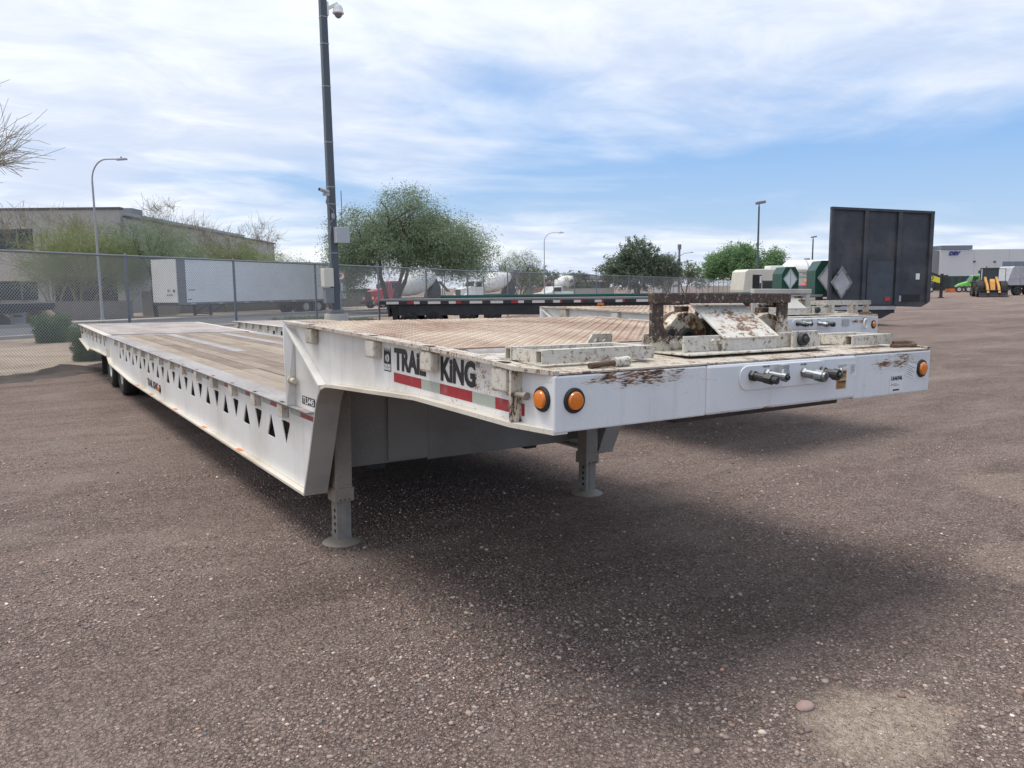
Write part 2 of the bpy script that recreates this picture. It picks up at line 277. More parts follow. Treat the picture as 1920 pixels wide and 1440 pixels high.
def dirtmat(name, a, bcol, scale=40):
    m, t, b = newmat(name); co = nd(t, 'ShaderNodeNewGeometry').outputs['Position']
    c = mixc(t, mapr(t, noise(t, co, scale, 6.0, 0.7), 0.35, 0.65, 0, 1), a, bcol)
    c = mixc(t, mapr(t, noise(t, co, 0.7, 5.0, 0.6), 0.45, 0.65, 0, 0.6), c, tuple(x*0.62 for x in a))
    setb(t, b, 'Base Color', c); setb(t, b, 'Roughness', 0.95)
    setb(t, b, 'Normal', nd(t, 'ShaderNodeBump', {'Height': noise(t, co, scale*2, 4.0), 'Strength': 0.6, 'Distance': 0.02}).outputs[0])
dirtmat('tan_granite', (0.30, 0.225, 0.165), (0.44, 0.35, 0.265))
m, t, b = newmat('pebble'); at = nd(t, 'ShaderNodeAttribute', None, attribute_name='tone').outputs[0]
setb(t, b, 'Base Color', at); setb(t, b, 'Roughness', 0.85); b.inputs['Specular IOR Level'].default_value = 0.3
# foliage: tone differs from clump to clump
def leafmat(name, a, bcol, cs=0.8):
    m, t, b = newmat(name); co = nd(t, 'ShaderNodeNewGeometry').outputs['Position']
    c = mixc(t, mapr(t, noise(t, co, cs, 5.0, 0.65), 0.35, 0.65, 0, 1), a, bcol)
    c = mixc(t, mapr(t, noise(t, co, 9.0, 2.0), 0.3, 0.7, 0, 0.5), c, bcol)
    setb(t, b, 'Base Color', c); setb(t, b, 'Roughness', 0.6); b.inputs['Specular IOR Level'].default_value = 0.2
    tr = nd(t, 'ShaderNodeBsdfTranslucent', {0: c}); mx = nd(t, 'ShaderNodeMixShader', {0: 0.3, 1: b.outputs[0], 2: tr.outputs[0]})
    t.links.new(mx.outputs[0], t.nodes['Material Output'].inputs[0])
leafmat('leaf_mesquite', (0.14, 0.185, 0.115), (0.26, 0.325, 0.20)); leafmat('leaf_verde', (0.16, 0.20, 0.075), (0.27, 0.31, 0.14))
leafmat('leaf_dark', (0.085, 0.115, 0.085), (0.16, 0.195, 0.13)); leafmat('leaf_bright', (0.12, 0.21, 0.10), (0.22, 0.35, 0.16))
leafmat('leaf_pale', (0.12, 0.16, 0.09), (0.20, 0.24, 0.14)); leafmat('leaf_bush', (0.055, 0.10, 0.04), (0.12, 0.19, 0.07), 3.0); leafmat('leaf_grey', (0.07, 0.10, 0.045), (0.12, 0.16, 0.07), 2.0)
# ================================================================== mesh helpers
class MB:
    def __init__(s): s.v = []; s.f = []
    def add(s, vs, fs):
        o = len(s.v); s.v += [tuple(v) for v in vs]; s.f += [tuple(i+o for i in q) for q in fs]; return s
    def box(s, a, b):
        x0, y0, z0 = a; x1, y1, z1 = b
        return s.add([(x0, y0, z0), (x1, y0, z0), (x1, y1, z0), (x0, y1, z0), (x0, y0, z1), (x1, y0, z1), (x1, y1, z1), (x0, y1, z1)],
                     [(0, 3, 2, 1), (4, 5, 6, 7), (0, 1, 5, 4), (1, 2, 6, 5), (2, 3, 7, 6), (3, 0, 4, 7)])
    def obox(s, p0, p1, w, h, up=(0, 0, 1)):
        p0 = Vector(p0); p1 = Vector(p1); d = (p1-p0).normalized(); u = Vector(up); sd_ = d.cross(u)
        if sd_.length < 1e-4: sd_ = d.cross(Vector((1, 0, 0)))
        sd_.normalize(); u = sd_.cross(d).normalized(); a = sd_*w/2; b_ = u*h/2
        return s.add([p0-a-b_, p0+a-b_, p0+a+b_, p0-a+b_, p1-a-b_, p1+a-b_, p1+a+b_, p1-a+b_],
                     [(0, 1, 2, 3), (7, 6, 5, 4), (0, 4, 5, 1), (1, 5, 6, 2), (2, 6, 7, 3), (3, 7, 4, 0)])
    def tube(s, p0, p1, ra, rb=None, n=12, caps=True):
        return s.lathe([(ra, 0), (ra if rb is None else rb, (Vector(p1)-Vector(p0)).length)], p0, Vector(p1)-Vector(p0), n, caps)
    def lathe(s, prof, p0, d, n=20, caps=True):
        p0 = Vector(p0); d = Vector(d).normalized(); u = d.orthogonal().normalized(); v = d.cross(u); vs = []; fs = []
        for (r, a) in prof:
            for k in range(n):
                q = 2*math.pi*k/n; vs.append(p0+d*a+(u*math.cos(q)+v*math.sin(q))*r)
        for i in range(len(prof)-1):
            for k in range(n): k2 = (k+1) % n; fs.append((i*n+k, i*n+k2, (i+1)*n+k2, (i+1)*n+k))
        if caps: fs.append(tuple(reversed(range(n)))); fs.append(tuple(range((len(prof)-1)*n, len(prof)*n)))
        return s.add(vs, fs)
    def path(s, pts, r, n=6):
        for a, b_ in zip(pts, pts[1:]): s.tube(a, b_, r, r, n)
        return s
    def prism(s, poly, ax, a, b):
        n = len(poly)
        def P(u, v, c): return {'x': (c, u, v), 'y': (u, c, v), 'z': (u, v, c)}[ax]
        return s.add([P(u, v, a) for u, v in poly]+[P(u, v, b) for u, v in poly], [tuple(reversed(range(n))), tuple(range(n, 2*n))]+[(i, (i+1) % n, n+(i+1) % n, n+i) for i in range(n)])
    def loft(s, A, B):
        n = len(A)
        return s.add(list(A)+list(B), [tuple(reversed(range(n))), tuple(range(n, 2*n))]+[(i, (i+1) % n, n+(i+1) % n, n+i) for i in range(n)])
    def ellip(s, c, r, nu=14, nv=8):
        vs = []; fs = []
        for i in range(nv+1):
            th = math.pi*i/nv
            for k in range(nu): q = 2*math.pi*k/nu; vs.append((c[0]+r[0]*math.sin(th)*math.cos(q), c[1]+r[1]*math.sin(th)*math.sin(q), c[2]+r[2]*math.cos(th)))
        for i in range(nv):
            for k in range(nu): fs.append((i*nu+k, i*nu+(k+1) % nu, (i+1)*nu+(k+1) % nu, (i+1)*nu+k))
        return s.add(vs, fs)
    def mesh(s, name, mat, smooth=False, fix=True):
        me = bpy.data.meshes.new(name); me.from_pydata(s.v, [], s.f)
        if fix:
            bm = bmesh.new(); bm.from_mesh(me); bmesh.ops.recalc_face_normals(bm, faces=bm.faces); bm.to_mesh(me); bm.free()
        me.materials.append(M[mat]); me.update()
        if smooth: me.shade_smooth(); 
        return me
    def build(s, name, mat, parent=None, smooth=False, bevel=0.0, fix=True, loc=None):
        return link(name, s.mesh(name, mat, smooth, fix), parent, bevel, loc, smooth)
def link(name, me, parent=None, bevel=0.0, loc=None, smooth=False):
    o = bpy.data.objects.new(name, me); C.objects.link(o)
    if parent is not None: o.parent = parent
    if loc is not None: o.location = loc
    if bevel:
        b = o.modifiers.new('bevel', 'BEVEL'); b.width = bevel; b.segments = 2; b.limit_method = 'ANGLE'; b.angle_limit = rad(35); b.harden_normals = False
    if smooth:
        for p in o.data.polygons: p.use_smooth = True
        o.data.set_sharp_from_angle(angle=rad(40))
    return o
def thing(name, label, cat, loc=(0, 0, 0), rotz=0.0, group=None):
    o = bpy.data.objects.new(name, None); C.objects.link(o); o.location = loc; o.rotation_euler = (0, 0, rotz); o.empty_display_size = 0.2
    tag(o, label, cat, group); return o
def tag(o, label, cat, group=None):
    o['label'] = label; o['category'] = cat
    if group: o['group'] = group
    return o
def struct(o, kind='structure'): o['kind'] = kind; return o
def copy_tree(o, parent=None, skip=()):
    c = o.copy(); C.objects.link(c); c.parent = parent
    for k in ('label', 'group'):
        pass
    for ch in list(o.children):
        if ch.name.split('.')[0] not in skip: copy_tree(ch, c, skip)
    return c
def plate(name, outline, holes, ax, pos, thick, mat, parent, bevel=0.0):
    """flat plate with real cut-outs: outline and holes as 2-D loops, ax = normal axis"""
    cu = bpy.data.curves.new(name, 'CURVE'); cu.dimensions = '2D'; cu.fill_mode = 'BOTH'; cu.extrude = thick/2
    for lp in [outline]+list(holes):
        sp_ = cu.splines.new('POLY'); sp_.points.add(len(lp)-1); sp_.use_cyclic_u = True
        for p_, (u, v) in zip(sp_.points, lp): p_.co = (u, v, 0, 1)
    tmp = bpy.data.objects.new('tmp', cu); C.objects.link(tmp)
    dg = bpy.context.evaluated_depsgraph_get(); me = bpy.data.meshes.new_from_object(tmp.evaluated_get(dg)); C.objects.unlink(tmp); bpy.data.objects.remove(tmp)
    mt = {'x': Matrix(((0, 0, 1, pos), (1, 0, 0, 0), (0, 1, 0, 0), (0, 0, 0, 1))), 'z': Matrix(((1, 0, 0, 0), (0, 1, 0, 0), (0, 0, 1, pos), (0, 0, 0, 1)))}[ax]
    me.transform(mt); me.name = name; me.materials.clear(); me.materials.append(M[mat])
    bm = bmesh.new(); bm.from_mesh(me); bmesh.ops.remove_doubles(bm, verts=bm.verts, dist=1e-5); bmesh.ops.recalc_face_normals(bm, faces=bm.faces); bm.to_mesh(me); bm.free()
    return link(name, me, parent, bevel)
def text(name, body, size, mat, parent, origin, xdir, ydir, width=None, bold=0.0, extrude=0.0006, align='LEFT', shear=0.0):
    cu = bpy.data.curves.new(name, 'FONT'); cu.body = body; cu.size = size; cu.offset = bold; cu.extrude = extrude; cu.align_x = align; cu.resolution_u = 3; cu.shear = shear
    tmp = bpy.data.objects.new('tmp', cu); C.objects.link(tmp)
    dg = bpy.context.evaluated_depsgraph_get(); me = bpy.data.meshes.new_from_object(tmp.evaluated_get(dg)); C.objects.unlink(tmp); bpy.data.objects.remove(tmp)
    xs = [v.co.x for v in me.vertices]; sx = width/(max(xs)-min(xs)) if width else 1.0; x0 = min(xs) if align == 'LEFT' else 0
    X = Vector(xdir).normalized(); Y = Vector(ydir).normalized(); Z = X.cross(Y); O = Vector(origin)
    for v in me.vertices: q = v.co.copy(); v.co = O+X*((q.x-x0)*sx)+Y*q.y+Z*q.z
    me.materials.clear(); me.materials.append(M[mat])
    return link(name, me, parent)
def rounded(pts, r, n=3):
    out = []; m = len(pts)
    for i in range(m):
        p = Vector(pts[i]); a = (Vector(pts[i-1])-p); b_ = (Vector(pts[(i+1) % m])-p)
        k = min(r, a.length*0.4, b_.length*0.4); pa = p+a.normalized()*k; pb = p+b_.normalized()*k
        for j in range(n+1): q = j/n; out.append(tuple(pa*(1-q)**2+p*2*q*(1-q)+pb*q*q))
    return out
# ================================================================== ground
FA = Vector((-1.37, 16.75)); FD = Vector((0.7904, 0.6126)); FN = Vector((-0.6126, 0.7904))
def sstep(a, b, x): q = min(1, max(0, (x-a)/(b-a))); return q*q*(3-2*q)
def hgt(x, y):
    s = (Vector((x, y))-FA).dot(FN); return -0.1*sstep(-5, 0, s)-0.15*sstep(0, 12, s)
def sheet(name, fn_xy, nu, nv, dz, mat):
    vs = []; fs = []
    for i in range(nu+1):
        for j in range(nv+1):
            x, y = fn_xy(i/nu, j/nv); vs.append((x, y, hgt(x, y)+dz))
    for i in range(nu):
        for j in range(nv): a = i*(nv+1)+j; fs.append((a, a+nv+1, a+nv+2, a+1))
    me = bpy.data.meshes.new(name); me.from_pydata(vs, [], fs); me.materials.append(M[mat])
    bm = bmesh.new(); bm.from_mesh(me); bmesh.ops.recalc_face_normals(bm, faces=bm.faces)
    if sum(f_.normal.z for f_ in bm.faces) < 0: bmesh.ops.reverse_faces(bm, faces=bm.faces)
    bm.to_mesh(me); bm.free(); me.shade_smooth()
    return link(name, me)
def warp(q): q = q*2-1; return math.copysign(abs(q)**3, q)*900
struct(sheet('gravel_yard', lambda u, v: (5+warp(u), 15+warp(v)), 120, 120, 0.0, 'gravel'))
def lerp2(a, b, c, d):  # a->b near edge, c->d far edge
    def g_(u, v):
        n = (a[0]+(b[0]-a[0])*u, a[1]+(b[1]-a[1])*u); q = (c[0]+(d[0]-c[0])*u, c[1]+(d[1]-c[1])*u)
        return (n[0]+(q[0]-n[0])*v, n[1]+(q[1]-n[1])*v)
    return g_
def road_y(x): return 35.25+0.47*x
struct(sheet('landscape_strip', lerp2((-25, FA.y-23.63*0.775+0.35), (56, 60.8), (-25, road_y(-25)), (60, road_y(60))), 60, 12, 0.012, 'tan_granite'))
struct(sheet('road', lerp2((-45, road_y(-45)), (75, road_y(75)), (-45, road_y(-45)+11.2), (75, road_y(75)+11.2)), 60, 6, 0.004, 'asphalt'))
struct(sheet('far_lot', lerp2((-60, road_y(-60)+11.4), (75, road_y(75)+11.4), (-60, road_y(-60)+75), (75, road_y(75)+75)), 40, 20, 0.008, 'tan_granite'))
def strip3d(name, pts, w_, h_, mat):
    mb = MB()
    for (x0, y0), (x1, y1) in zip(pts, pts[1:]):
        z0 = hgt(x0, y0)+h_/2; z1 = hgt(x1, y1)+h_/2; mb.obox((x0, y0, z0), (x1, y1, z1), w_, h_)
    return mb.build(name, mat)
struct(strip3d('near_kerb', [(x, road_y(x)-0.15) for x in range(-30, 61, 6)], 0.5, 0.14, 'kerb_concrete'))
struct(strip3d('far_kerb', [(x, road_y(x)+11.35) for x in range(-40, 73, 6)], 0.3, 0.15, 'kerb_concrete'))
struct(strip3d('far_pavement', [(x, road_y(x)+13.0) for x in range(-40, 73, 6)], 1.7, 0.12, 'kerb_concrete'))
# loose stones lying on the gravel near the camera
rng = np.random.default_rng(7)
def pebbles():
    ico = bmesh.new(); bmesh.ops.create_icosphere(ico, subdivisions=1, radius=1.0); ico.verts.ensure_lookup_table()
    bv = np.array([v.co[:] for v in ico.verts]); bf = np.array([[v.index for v in f_.verts] for f_ in ico.faces]); ico.free()
    N = 140000
    d = 0.9+8.6*rng.random(N)**1.25; a = rng.uniform(-0.72, 0.72, N)+0.587
    x = -1.603+d*np.sin(a); y = -2.15+d*np.cos(a)
    # gravel lies in drifts: thin it where a coarse pattern is low
    dens = 0.5+0.3*np.sin(x*2.3+1.3*np.sin(y*1.7))+0.3*np.sin(y*2.9-0.8*x)+0.15*np.sin(7*x+3*np.sin(5*y))
    dirt = (np.hypot(x-1.04, y+0.62) < 0.27)
    keep = (rng.random(N) < dens) & ~(dirt & (rng.random(N) < 0.8)); x, y, d = x[keep], y[keep], d[keep]; N = len(x)
    s = np.exp(rng.normal(math.log(0.0046), 0.45, N)); s = np.clip(s, 0.0022, 0.019)
    big = rng.random(N) < 0.005; s[big] *= rng.uniform(1.4, 2.2, big.sum())
    ang = rng.uniform(0, 6.283, N); sq = rng.uniform(0.35, 0.75, N); el = rng.uniform(0.6, 1.0, N)
    jit = 1+rng.uniform(-0.22, 0.22, (N, len(bv), 1)); V = bv[None]*jit
    V = V*np.stack([s, s*el, s*sq], 1)[:, None, :]
    ca, sa = np.cos(ang)[:, None], np.sin(ang)[:, None]
    X = V[:, :, 0]*ca-V[:, :, 1]*sa+x[:, None]; Y = V[:, :, 0]*sa+V[:, :, 1]*ca+y[:, None]; Z = V[:, :, 2]+(s*sq*0.35)[:, None]
    P = np.stack([X, Y, Z], 2).reshape(-1, 3); F = (bf[None]+(np.arange(N)*len(bv))[:, None, None]).reshape(-1, 3)
    me = bpy.data.meshes.new('loose_stones'); me.vertices.add(len(P)); me.vertices.foreach_set('co', P.ravel())
    me.loops.add(F.size); me.loops.foreach_set('vertex_index', F.ravel().astype(np.int32)); me.polygons.add(len(F))
    me.polygons.foreach_set('loop_start', np.arange(0, F.size, 3, dtype=np.int32)); me.update(calc_edges=True)
    pal = np.array([1.72, 1.60, 1.53])*np.array([(0.10, 0.083, 0.077), (0.145, 0.118, 0.108), (0.18, 0.15, 0.137), (0.20, 0.165, 0.147), (0.235, 0.20, 0.18), (0.16, 0.115, 0.098), (0.13, 0.122, 0.12), (0.30, 0.265, 0.235), (0.46, 0.43, 0.40), (0.25, 0.16, 0.125)])
    pk = rng.choice(len(pal), N, p=[0.13, 0.18, 0.18, 0.14, 0.13, 0.08, 0.08, 0.06, 0.006, 0.014])
    col_ = pal[pk]*rng.uniform(0.8, 1.2, (N, 1)); full = np.ones((N, len(bv), 4)); full[:, :, :3] = col_[:, None, :]
    at_ = me.attributes.new('tone', 'FLOAT_COLOR', 'POINT'); at_.data.foreach_set('color', full.ravel())
    me.materials.append(M['pebble']); me.shade_smooth()
    struct(tag(link('loose_stones', me), 'loose small stones scattered over the brown gravel in the foreground', 'gravel'), 'stuff')
pebbles()
# ================================================================== the white lowbed trailer
TW = 2.44
OV = 0.052
GNP = [(0, 1.339), (0.17, 1.344), (0.41, 1.359), (0.99, 1.380), (2.0, 1.409), (2.86, 1.426)]        # gooseneck top profile (y, z)
def gz(y):
    for (a, za), (b_, zb) in zip(GNP, GNP[1:]):
        if y <= b_: return za+(zb-za)*(y-a)/(b_-a)
    return GNP[-1][1]
LOW = [(0, 1.131), (0.20, 1.137), (0.53, 1.142), (0.99, 1.147), (1.45, 1.124), (2.03, 1.096), (2.12, 1.090), (2.195, 1.068), (2.235, 1.03), (2.280, 0.964), (2.425, 0.614), (2.535, 0.352)]
MAIN = [(2.556, 0.362), (6.0, 0.362), (9.98, 0.360), (12.25, 0.440), (12.47, 0.525), (12.53, 0.66)]
NP = 14
POCK = [3.012+0.6535*k for k in range(NP)]
def mir(pts, far): return [(TW-x, y, z) for x, y, z in pts] if far else pts
def ribbon(name, pts, th, mat, parent, far=False, up=None):
    """plate bent along a profile; pts = (y, z, x0, x1)"""
    mb = MB(); n = len(pts); top = []; bot = []
    for i, (y, z, a, b_) in enumerate(pts):
        p0 = pts[max(0, i-1)]; p1 = pts[min(n-1, i+1)]; d = Vector((p1[0]-p0[0], p1[1]-p0[1])).normalized(); nn = Vector((-d.y, d.x))*th/2
        top += [(a, y+nn.x, z+nn.y), (b_, y+nn.x, z+nn.y)]; bot += [(a, y-nn.x, z-nn.y), (b_, y-nn.x, z-nn.y)]
    vs = mir(top+bot, far); o = 2*n; fs = []
    for i in range(n-1):
        a = 2*i; fs += [(a, a+1, a+3, a+2), (o+a, o+a+2, o+a+3, o+a+1), (a, a+2, o+a+2, o+a), (a+1, o+a+1, o+a+3, a+3)]
    fs += [(0, o, o+1, 1), (2*n-2, 2*n-1, o+2*n-1, o+2*n-2)]
    mb.add(vs, fs); return mb.build(name, mat, parent, bevel=0.0)
def wheel(parent, c, r, wd, out, rimmat='rim_white', dual=False, nm='wheel'):
    """tyre with sunken disc; out = +-1 which way along local y/x the face looks: axis vector"""
    ax = Vector(out); c = Vector(c)
    prof = [(r*0.58, 0), (r*0.62, -0.01), (r*0.90, -0.012), (r*0.985, 0.02), (r, 0.05), (r, wd-0.05), (r*0.985, wd-0.02), (r*0.90, wd), (r*0.6, wd)]
    tm = MB().lathe(prof, c, -ax, 28, False)
    if dual: tm.lathe(prof, c-ax*(wd+0.06), -ax, 28, False)
    ty = tm.build(nm, 'tyre', parent, smooth=True)
    rm = MB().lathe([(r*0.60, 0.0), (r*0.57, 0.02), (r*0.50, 0.09), (r*0.24, 0.10), (r*0.23, 0.02), (r*0.20, -0.01), (0.004, -0.012)], c, -ax, 24, False)
    rm.build('rim', rimmat, ty, smooth=True)
    return ty
def lamp(parent, c, ax, r=0.0325, mat='amber'):
    ax = Vector(ax); c = Vector(c)
    g_ = MB().lathe([(r*1.42, 0), (r*1.42, 0.006), (r*1.30, 0.013), (r*1.1, 0.014), (r*1.0, 0.006)], c, ax, 28, False).build('marker_light', 'rubber', parent, smooth=True)
    MB().lathe([(r*1.06, 0.004), (r*1.03, 0.016), (r*0.9, 0.022), (r*0.5, 0.024), (0.001, 0.0245)], c, ax, 28, False).build('lens', mat, g_, smooth=True)
    return g_
def landing_leg(T, x, zf):
    y = 2.55
    lg = MB().box((x-0.058, y-0.058, 0.36), (x+0.058, y+0.058, 1.13)).build('landing_leg', 'leg_paint', T, bevel=0.008)
    MB().box((x-0.066, y-0.066, 0.285), (x+0.066, y+0.066, 0.375)).build('collar', 'leg_paint', lg, bevel=0.005)
    MB().box((x-0.048, y-0.048, zf+0.02), (x+0.048, y+0.048, 0.29)).box((x-0.016, y-0.0515, zf+0.03), (x+0.016, y-0.048, 0.284)).build('inner_tube', 'dirty_galv', lg, bevel=0.005)
    MB().lathe([(0.122, 0.0), (0.126, 0.010), (0.116, 0.018), (0.055, 0.045)], (x, y, zf-0.006), (0, 0, 1), 32).build('foot_plate', 'leg_paint', lg, smooth=True)
    for k in range(4): MB().lathe([(0.012, 0), (0.012, 0.003)], (x-0.0480, y-0.012, zf+0.085+k*0.045), (-1, 0, 0), 12).build('pin_hole_shade', 'rubber', lg)  # dark discs paint the shade of holes; nothing is cut
    MB().tube((x+0.066, y-0.03, 0.34), (x+0.085, y-0.03, 0.34), 0.010).tube((x+0.082, y-0.03, 0.315), (x+0.082, y-0.03, 0.375), 0.005).build('lock_pin', 'rust_brown', lg)
    for k in range(3): MB().tube((x-0.03+0.03*k, y-0.066, 0.30), (x-0.03+0.03*k, y-0.072, 0.30), 0.006, n=6).build('bolt', 'rust_brown', lg)
def build_trailer(T):
    for far in (False, True):
        sx = (lambda x: TW-x) if far else (lambda x: x)
        bx = lambda mb, a, b_: mb.box((min(sx(a[0]), sx(b_[0])), a[1], a[2]), (max(sx(a[0]), sx(b_[0])), b_[1], b_[2]))
        # web of the side beam, with the triangular lightening holes cut through
        low = [(y, z) for y, z in LOW]+MAIN[1:]
        outl = low+[(12.53, 0.876), (2.86, 0.876), (2.83, 1.418)]+[(y, z-0.008) for y, z in reversed(GNP[:-1])]
        holes = []
        for k in range(13):
            yc = 3.03+0.6535*k
            holes.append(rounded([(yc-0.096, 0.752), (yc+0.098, 0.752), (yc+0.012, 0.575)], 0.026))
            if k < 13: holes.append(rounded([(yc+0.335, 0.768), (yc+0.335+0.105, 0.592), (yc+0.335-0.095, 0.592)], 0.026))
        web = plate('side_beam', outl, holes, 'x', sx(0.006), 0.012, 'paint_side', T)
        # flanges
        ribbon('top_flange', [(0.0, gz(0)+0.001, 0.0, 0.02), (0.19, gz(.19)+0.001, -OV, 0.02)]+[(y, gz(y)+0.001, -OV, 0.02) for y in (0.41, 0.99, 2.0, 2.86)], 0.016, 'paint_top', T, far)
        ribbon('lower_flange', [(0.0, 1.131, -0.002, 0.06), (0.20, 1.135, -OV, 0.06)]+[(y, z-0.003, -OV, 0.10) for y, z in LOW[2:8]], 0.018, 'paint_flange' , T, far)
        ribbon('neck_plate', [(y, z-0.003, -OV, 0.10) for y, z in LOW[7:-1]]+[(2.545, 0.350, -OV, 0.10)], 0.016, 'neck_grime', T, far)
        ribbon('bottom_flange', [(y, z-0.006, -OV, 0.10) for y, z in [(2.548, 0.360)]+MAIN[1:]], 0.016, 'paint_flange', T, far)
        MB().path([(sx(-0.001), y, z+0.007) for y, z in LOW[2:6]], 0.0045, 6).path([(sx(-0.001), y, 0.366) for y in (2.56, 6.0, 9.9)], 0.0045, 6).path([(sx(-0.001), y, gz(y)-0.010) for y in (0.22, 0.41, 0.99, 2.0, 2.8)], 0.004, 6).build('weld_bead', 'paint_flange', T)
        # deck-edge flange with stake slots
        ho = [[(sx(-0.040), y-0.045), (sx(-0.006), y-0.045), (sx(-0.006), y+0.045), (sx(-0.040), y+0.045)] for y in POCK]
        plate('deck_edge', [(sx(-OV), 2.46), (sx(0.145), 2.46), (sx(0.145), 12.54), (sx(-OV), 12.54)], ho, 'z', 0.882, 0.012, 'steel_strip', T)
        for y in POCK:
            mb = MB(); bx(mb, (-0.047, y-0.056, 0.784), (-0.040, y+0.056, 0.8755)); bx(mb, (-0.040, y-0.056, 0.784), (-0.0005, y-0.047, 0.8755)); bx(mb, (-0.040, y+0.047, 0.784), (-0.0005, y+0.056, 0.8755)); mb.build('stake_pocket', 'paint_pocket', T, bevel=0.006)
        for i, y in enumerate((2.40, 1.495, 0.888, 0.292)):
            mb = MB(); z1 = gz(y)-0.012; bx(mb, (-0.047, y-0.055, z1-0.093), (-0.0005, y+0.055, z1)); mb.build('stake_pocket', 'paint_pocket', T, bevel=0.012)
            if True:
                mb = MB(); bx(mb, (-0.042, y-0.04, gz(y)+0.0085), (-0.012, y+0.04, gz(y)+0.0105)); mb.build('stake_slot_shade', 'rubber', T)  # dark box on the flange, painting the shade of an open slot
        # gooseneck stiffeners: rear end plate, diagonal gusset, front rib with its pin
        mb = MB(); mb.loft([(sx(-0.06), 2.83, 1.414), (sx(-0.001), 2.78, 1.414), (sx(-0.001), 2.80, 0.889), (sx(-0.06), 2.80, 0.889)], [(sx(-0.06), 2.845, 1.414), (sx(-0.001), 2.795, 1.414), (sx(-0.001), 2.815, 0.889), (sx(-0.06), 2.815, 0.889)]); mb.build('end_plate', 'paint_side', T)
        dy, dz = 2.825, 1.408; ey, ez = 2.235, 1.078
        mb = MB(); mb.loft([(sx(-OV+.002), dy, dz), (sx(-0.001), dy, dz), (sx(-0.001), ey, ez), (sx(-OV+.002), ey, ez)], [(sx(-OV+.002), dy+0.008, dz-0.012), (sx(-0.001), dy+0.008, dz-0.012), (sx(-0.001), ey+0.008, ez-0.012), (sx(-OV+.002), ey+0.008, ez-0.012)]); mb.build('gusset', 'paint_side', T)
        mb = MB(); bx(mb, (-0.050, 0.198, 1.146), (-0.001, 0.211, gz(.2)-0.009)); mb.build('front_rib', 'rib_rust', T)
        MB().tube((sx(-0.027), 0.135, 1.248), (sx(-0.027), 0.25, 1.248), 0.011, n=14).tube((sx(-0.027), 0.128, 1.248), (sx(-0.027), 0.140, 1.248), 0.015, n=16).build('pin', 'leg_paint', T, smooth=True)
        MB().tube((sx(-0.03), 2.715, 1.055), (sx(-0.03), 2.80, 1.055), 0.018, n=16).tube((sx(-0.03), 2.78, 1.055), (sx(-0.03), 2.798, 1.055), 0.026, n=16).build('peg', 'paint_flange', T, smooth=True)
        # rear (sliding) section
        tail = [(12.60, 0.545), (14.3, 0.53), (15.2, 0.515), (15.6, 0.445), (17.44, 0.60), (17.50, 0.895), (12.60, 0.866)]
        hl = []
        for k in range(6): yc = 13.2+0.60*k; hl.append(rounded([(yc, 0.66), (yc+0.16, 0.66), (yc+0.16, 0.76), (yc, 0.79)], 0.02))
        plate('tail_beam', tail, hl, 'x', sx(0.012), 0.012, 'paint_side', T)
        ribbon('tail_flange', [(12.60, 0.54, -OV, 0.1), (14.3, 0.525, -OV, 0.1), (15.2, 0.51, -OV, 0.1), (15.6, 0.44, -OV, 0.1), (17.44, 0.594, -OV, 0.1)], 0.016, 'paint_flange', T, far)
        ribbon('tail_edge', [(12.58, 0.879, -OV, 0.06), (17.52, 0.909, -OV, 0.06)], 0.014, 'paint_flange', T, far)
        for k in range(7):
            y = 13.0+0.66*k; mb = MB(); bx(mb, (-0.045, y-0.055, 0.77), (0.004, y+0.055, 0.870+0.006*(y-12.6))); mb.build('stake_pocket', 'paint_pocket', T, bevel=0.006)
        # wheels and mud flap
        up = TW*0.016 if far else 0.0
        for y in (11.40, 12.72): wheel(T, (sx(0.03), y, 0.395+up), 0.395, 0.23, (1 if far else -1, 0, 0), dual=True)
        mb = MB(); bx(mb, (0.05, 14.20, 0.08), (0.60, 14.215, 0.56)); mb.build('mud_flap', 'rubber', T)
        landing_leg(T, sx(0.195), 0.016*sx(0.195))
        lamp(T, (sx(0.0), 0.067, 1.243), (1 if far else -1, 0, 0)); lamp(T, (sx(0.084), -0.001, 1.240), (0, -1, 0))
        # reflective tape on the gooseneck and short pieces along the deck edge
        X = (lambda d: TW+d) if far else (lambda d: -d)
        def tp(y0, y1, za, zb, mat, zs=0.0):
            mb = MB(); a, b_ = X(0.0006), X(0.0016); mb.loft([(a, y0, za-zs), (a, y1, za), (a, y1, zb), (a, y0, zb-zs)], [(b_, y0, za-zs), (b_, y1, za), (b_, y1, zb), (b_, y0, zb-zs)]); mb.build('reflective_tape', mat, T)
        for a, b_, mt in ((1.01, 1.302, 'tape_red'), (0.832, 1.01, 'tape_silver'), (0.556, 0.832, 'tape_red'), (0.381, 0.556, 'tape_silver'), (0.180, 0.381, 'tape_red')):
            z_ = lambda y: 1.1625+0.0187*y
            tp(a, b_, z_(b_), z_(b_)+0.046, mt, z_(b_)-z_(a))
        for k in range(12):
            y = 2.455+0.6535*k; tp(y, y+0.26, 0.822, 0.852, 'tape_red_old'); tp(y+0.26, y+0.46, 0.820, 0.850, 'tape_silver')
        lamp(T, (sx(0.0), 7.82, 0.472), (1 if far else -1, 0, 0), 0.034)
        lamp(T, (sx(0.005), 17.1, 0.76), (1 if far else -1, 0, 0), 0.034)
    # writing on the near side
    lx = -0.0020; xd = (0, -1, -0.015)
    text('lettering', 'TRAiL', 0.1395, 'decal_black', T, (lx, 1.294, 1.253), xd, (0, 0, 1), width=0.330, bold=0.0058)
    text('lettering', 'KiNG', 0.1395, 'decal_black', T, (lx, 0.824, 1.244), xd, (0, 0, 1), width=0.292, bold=0.0058)
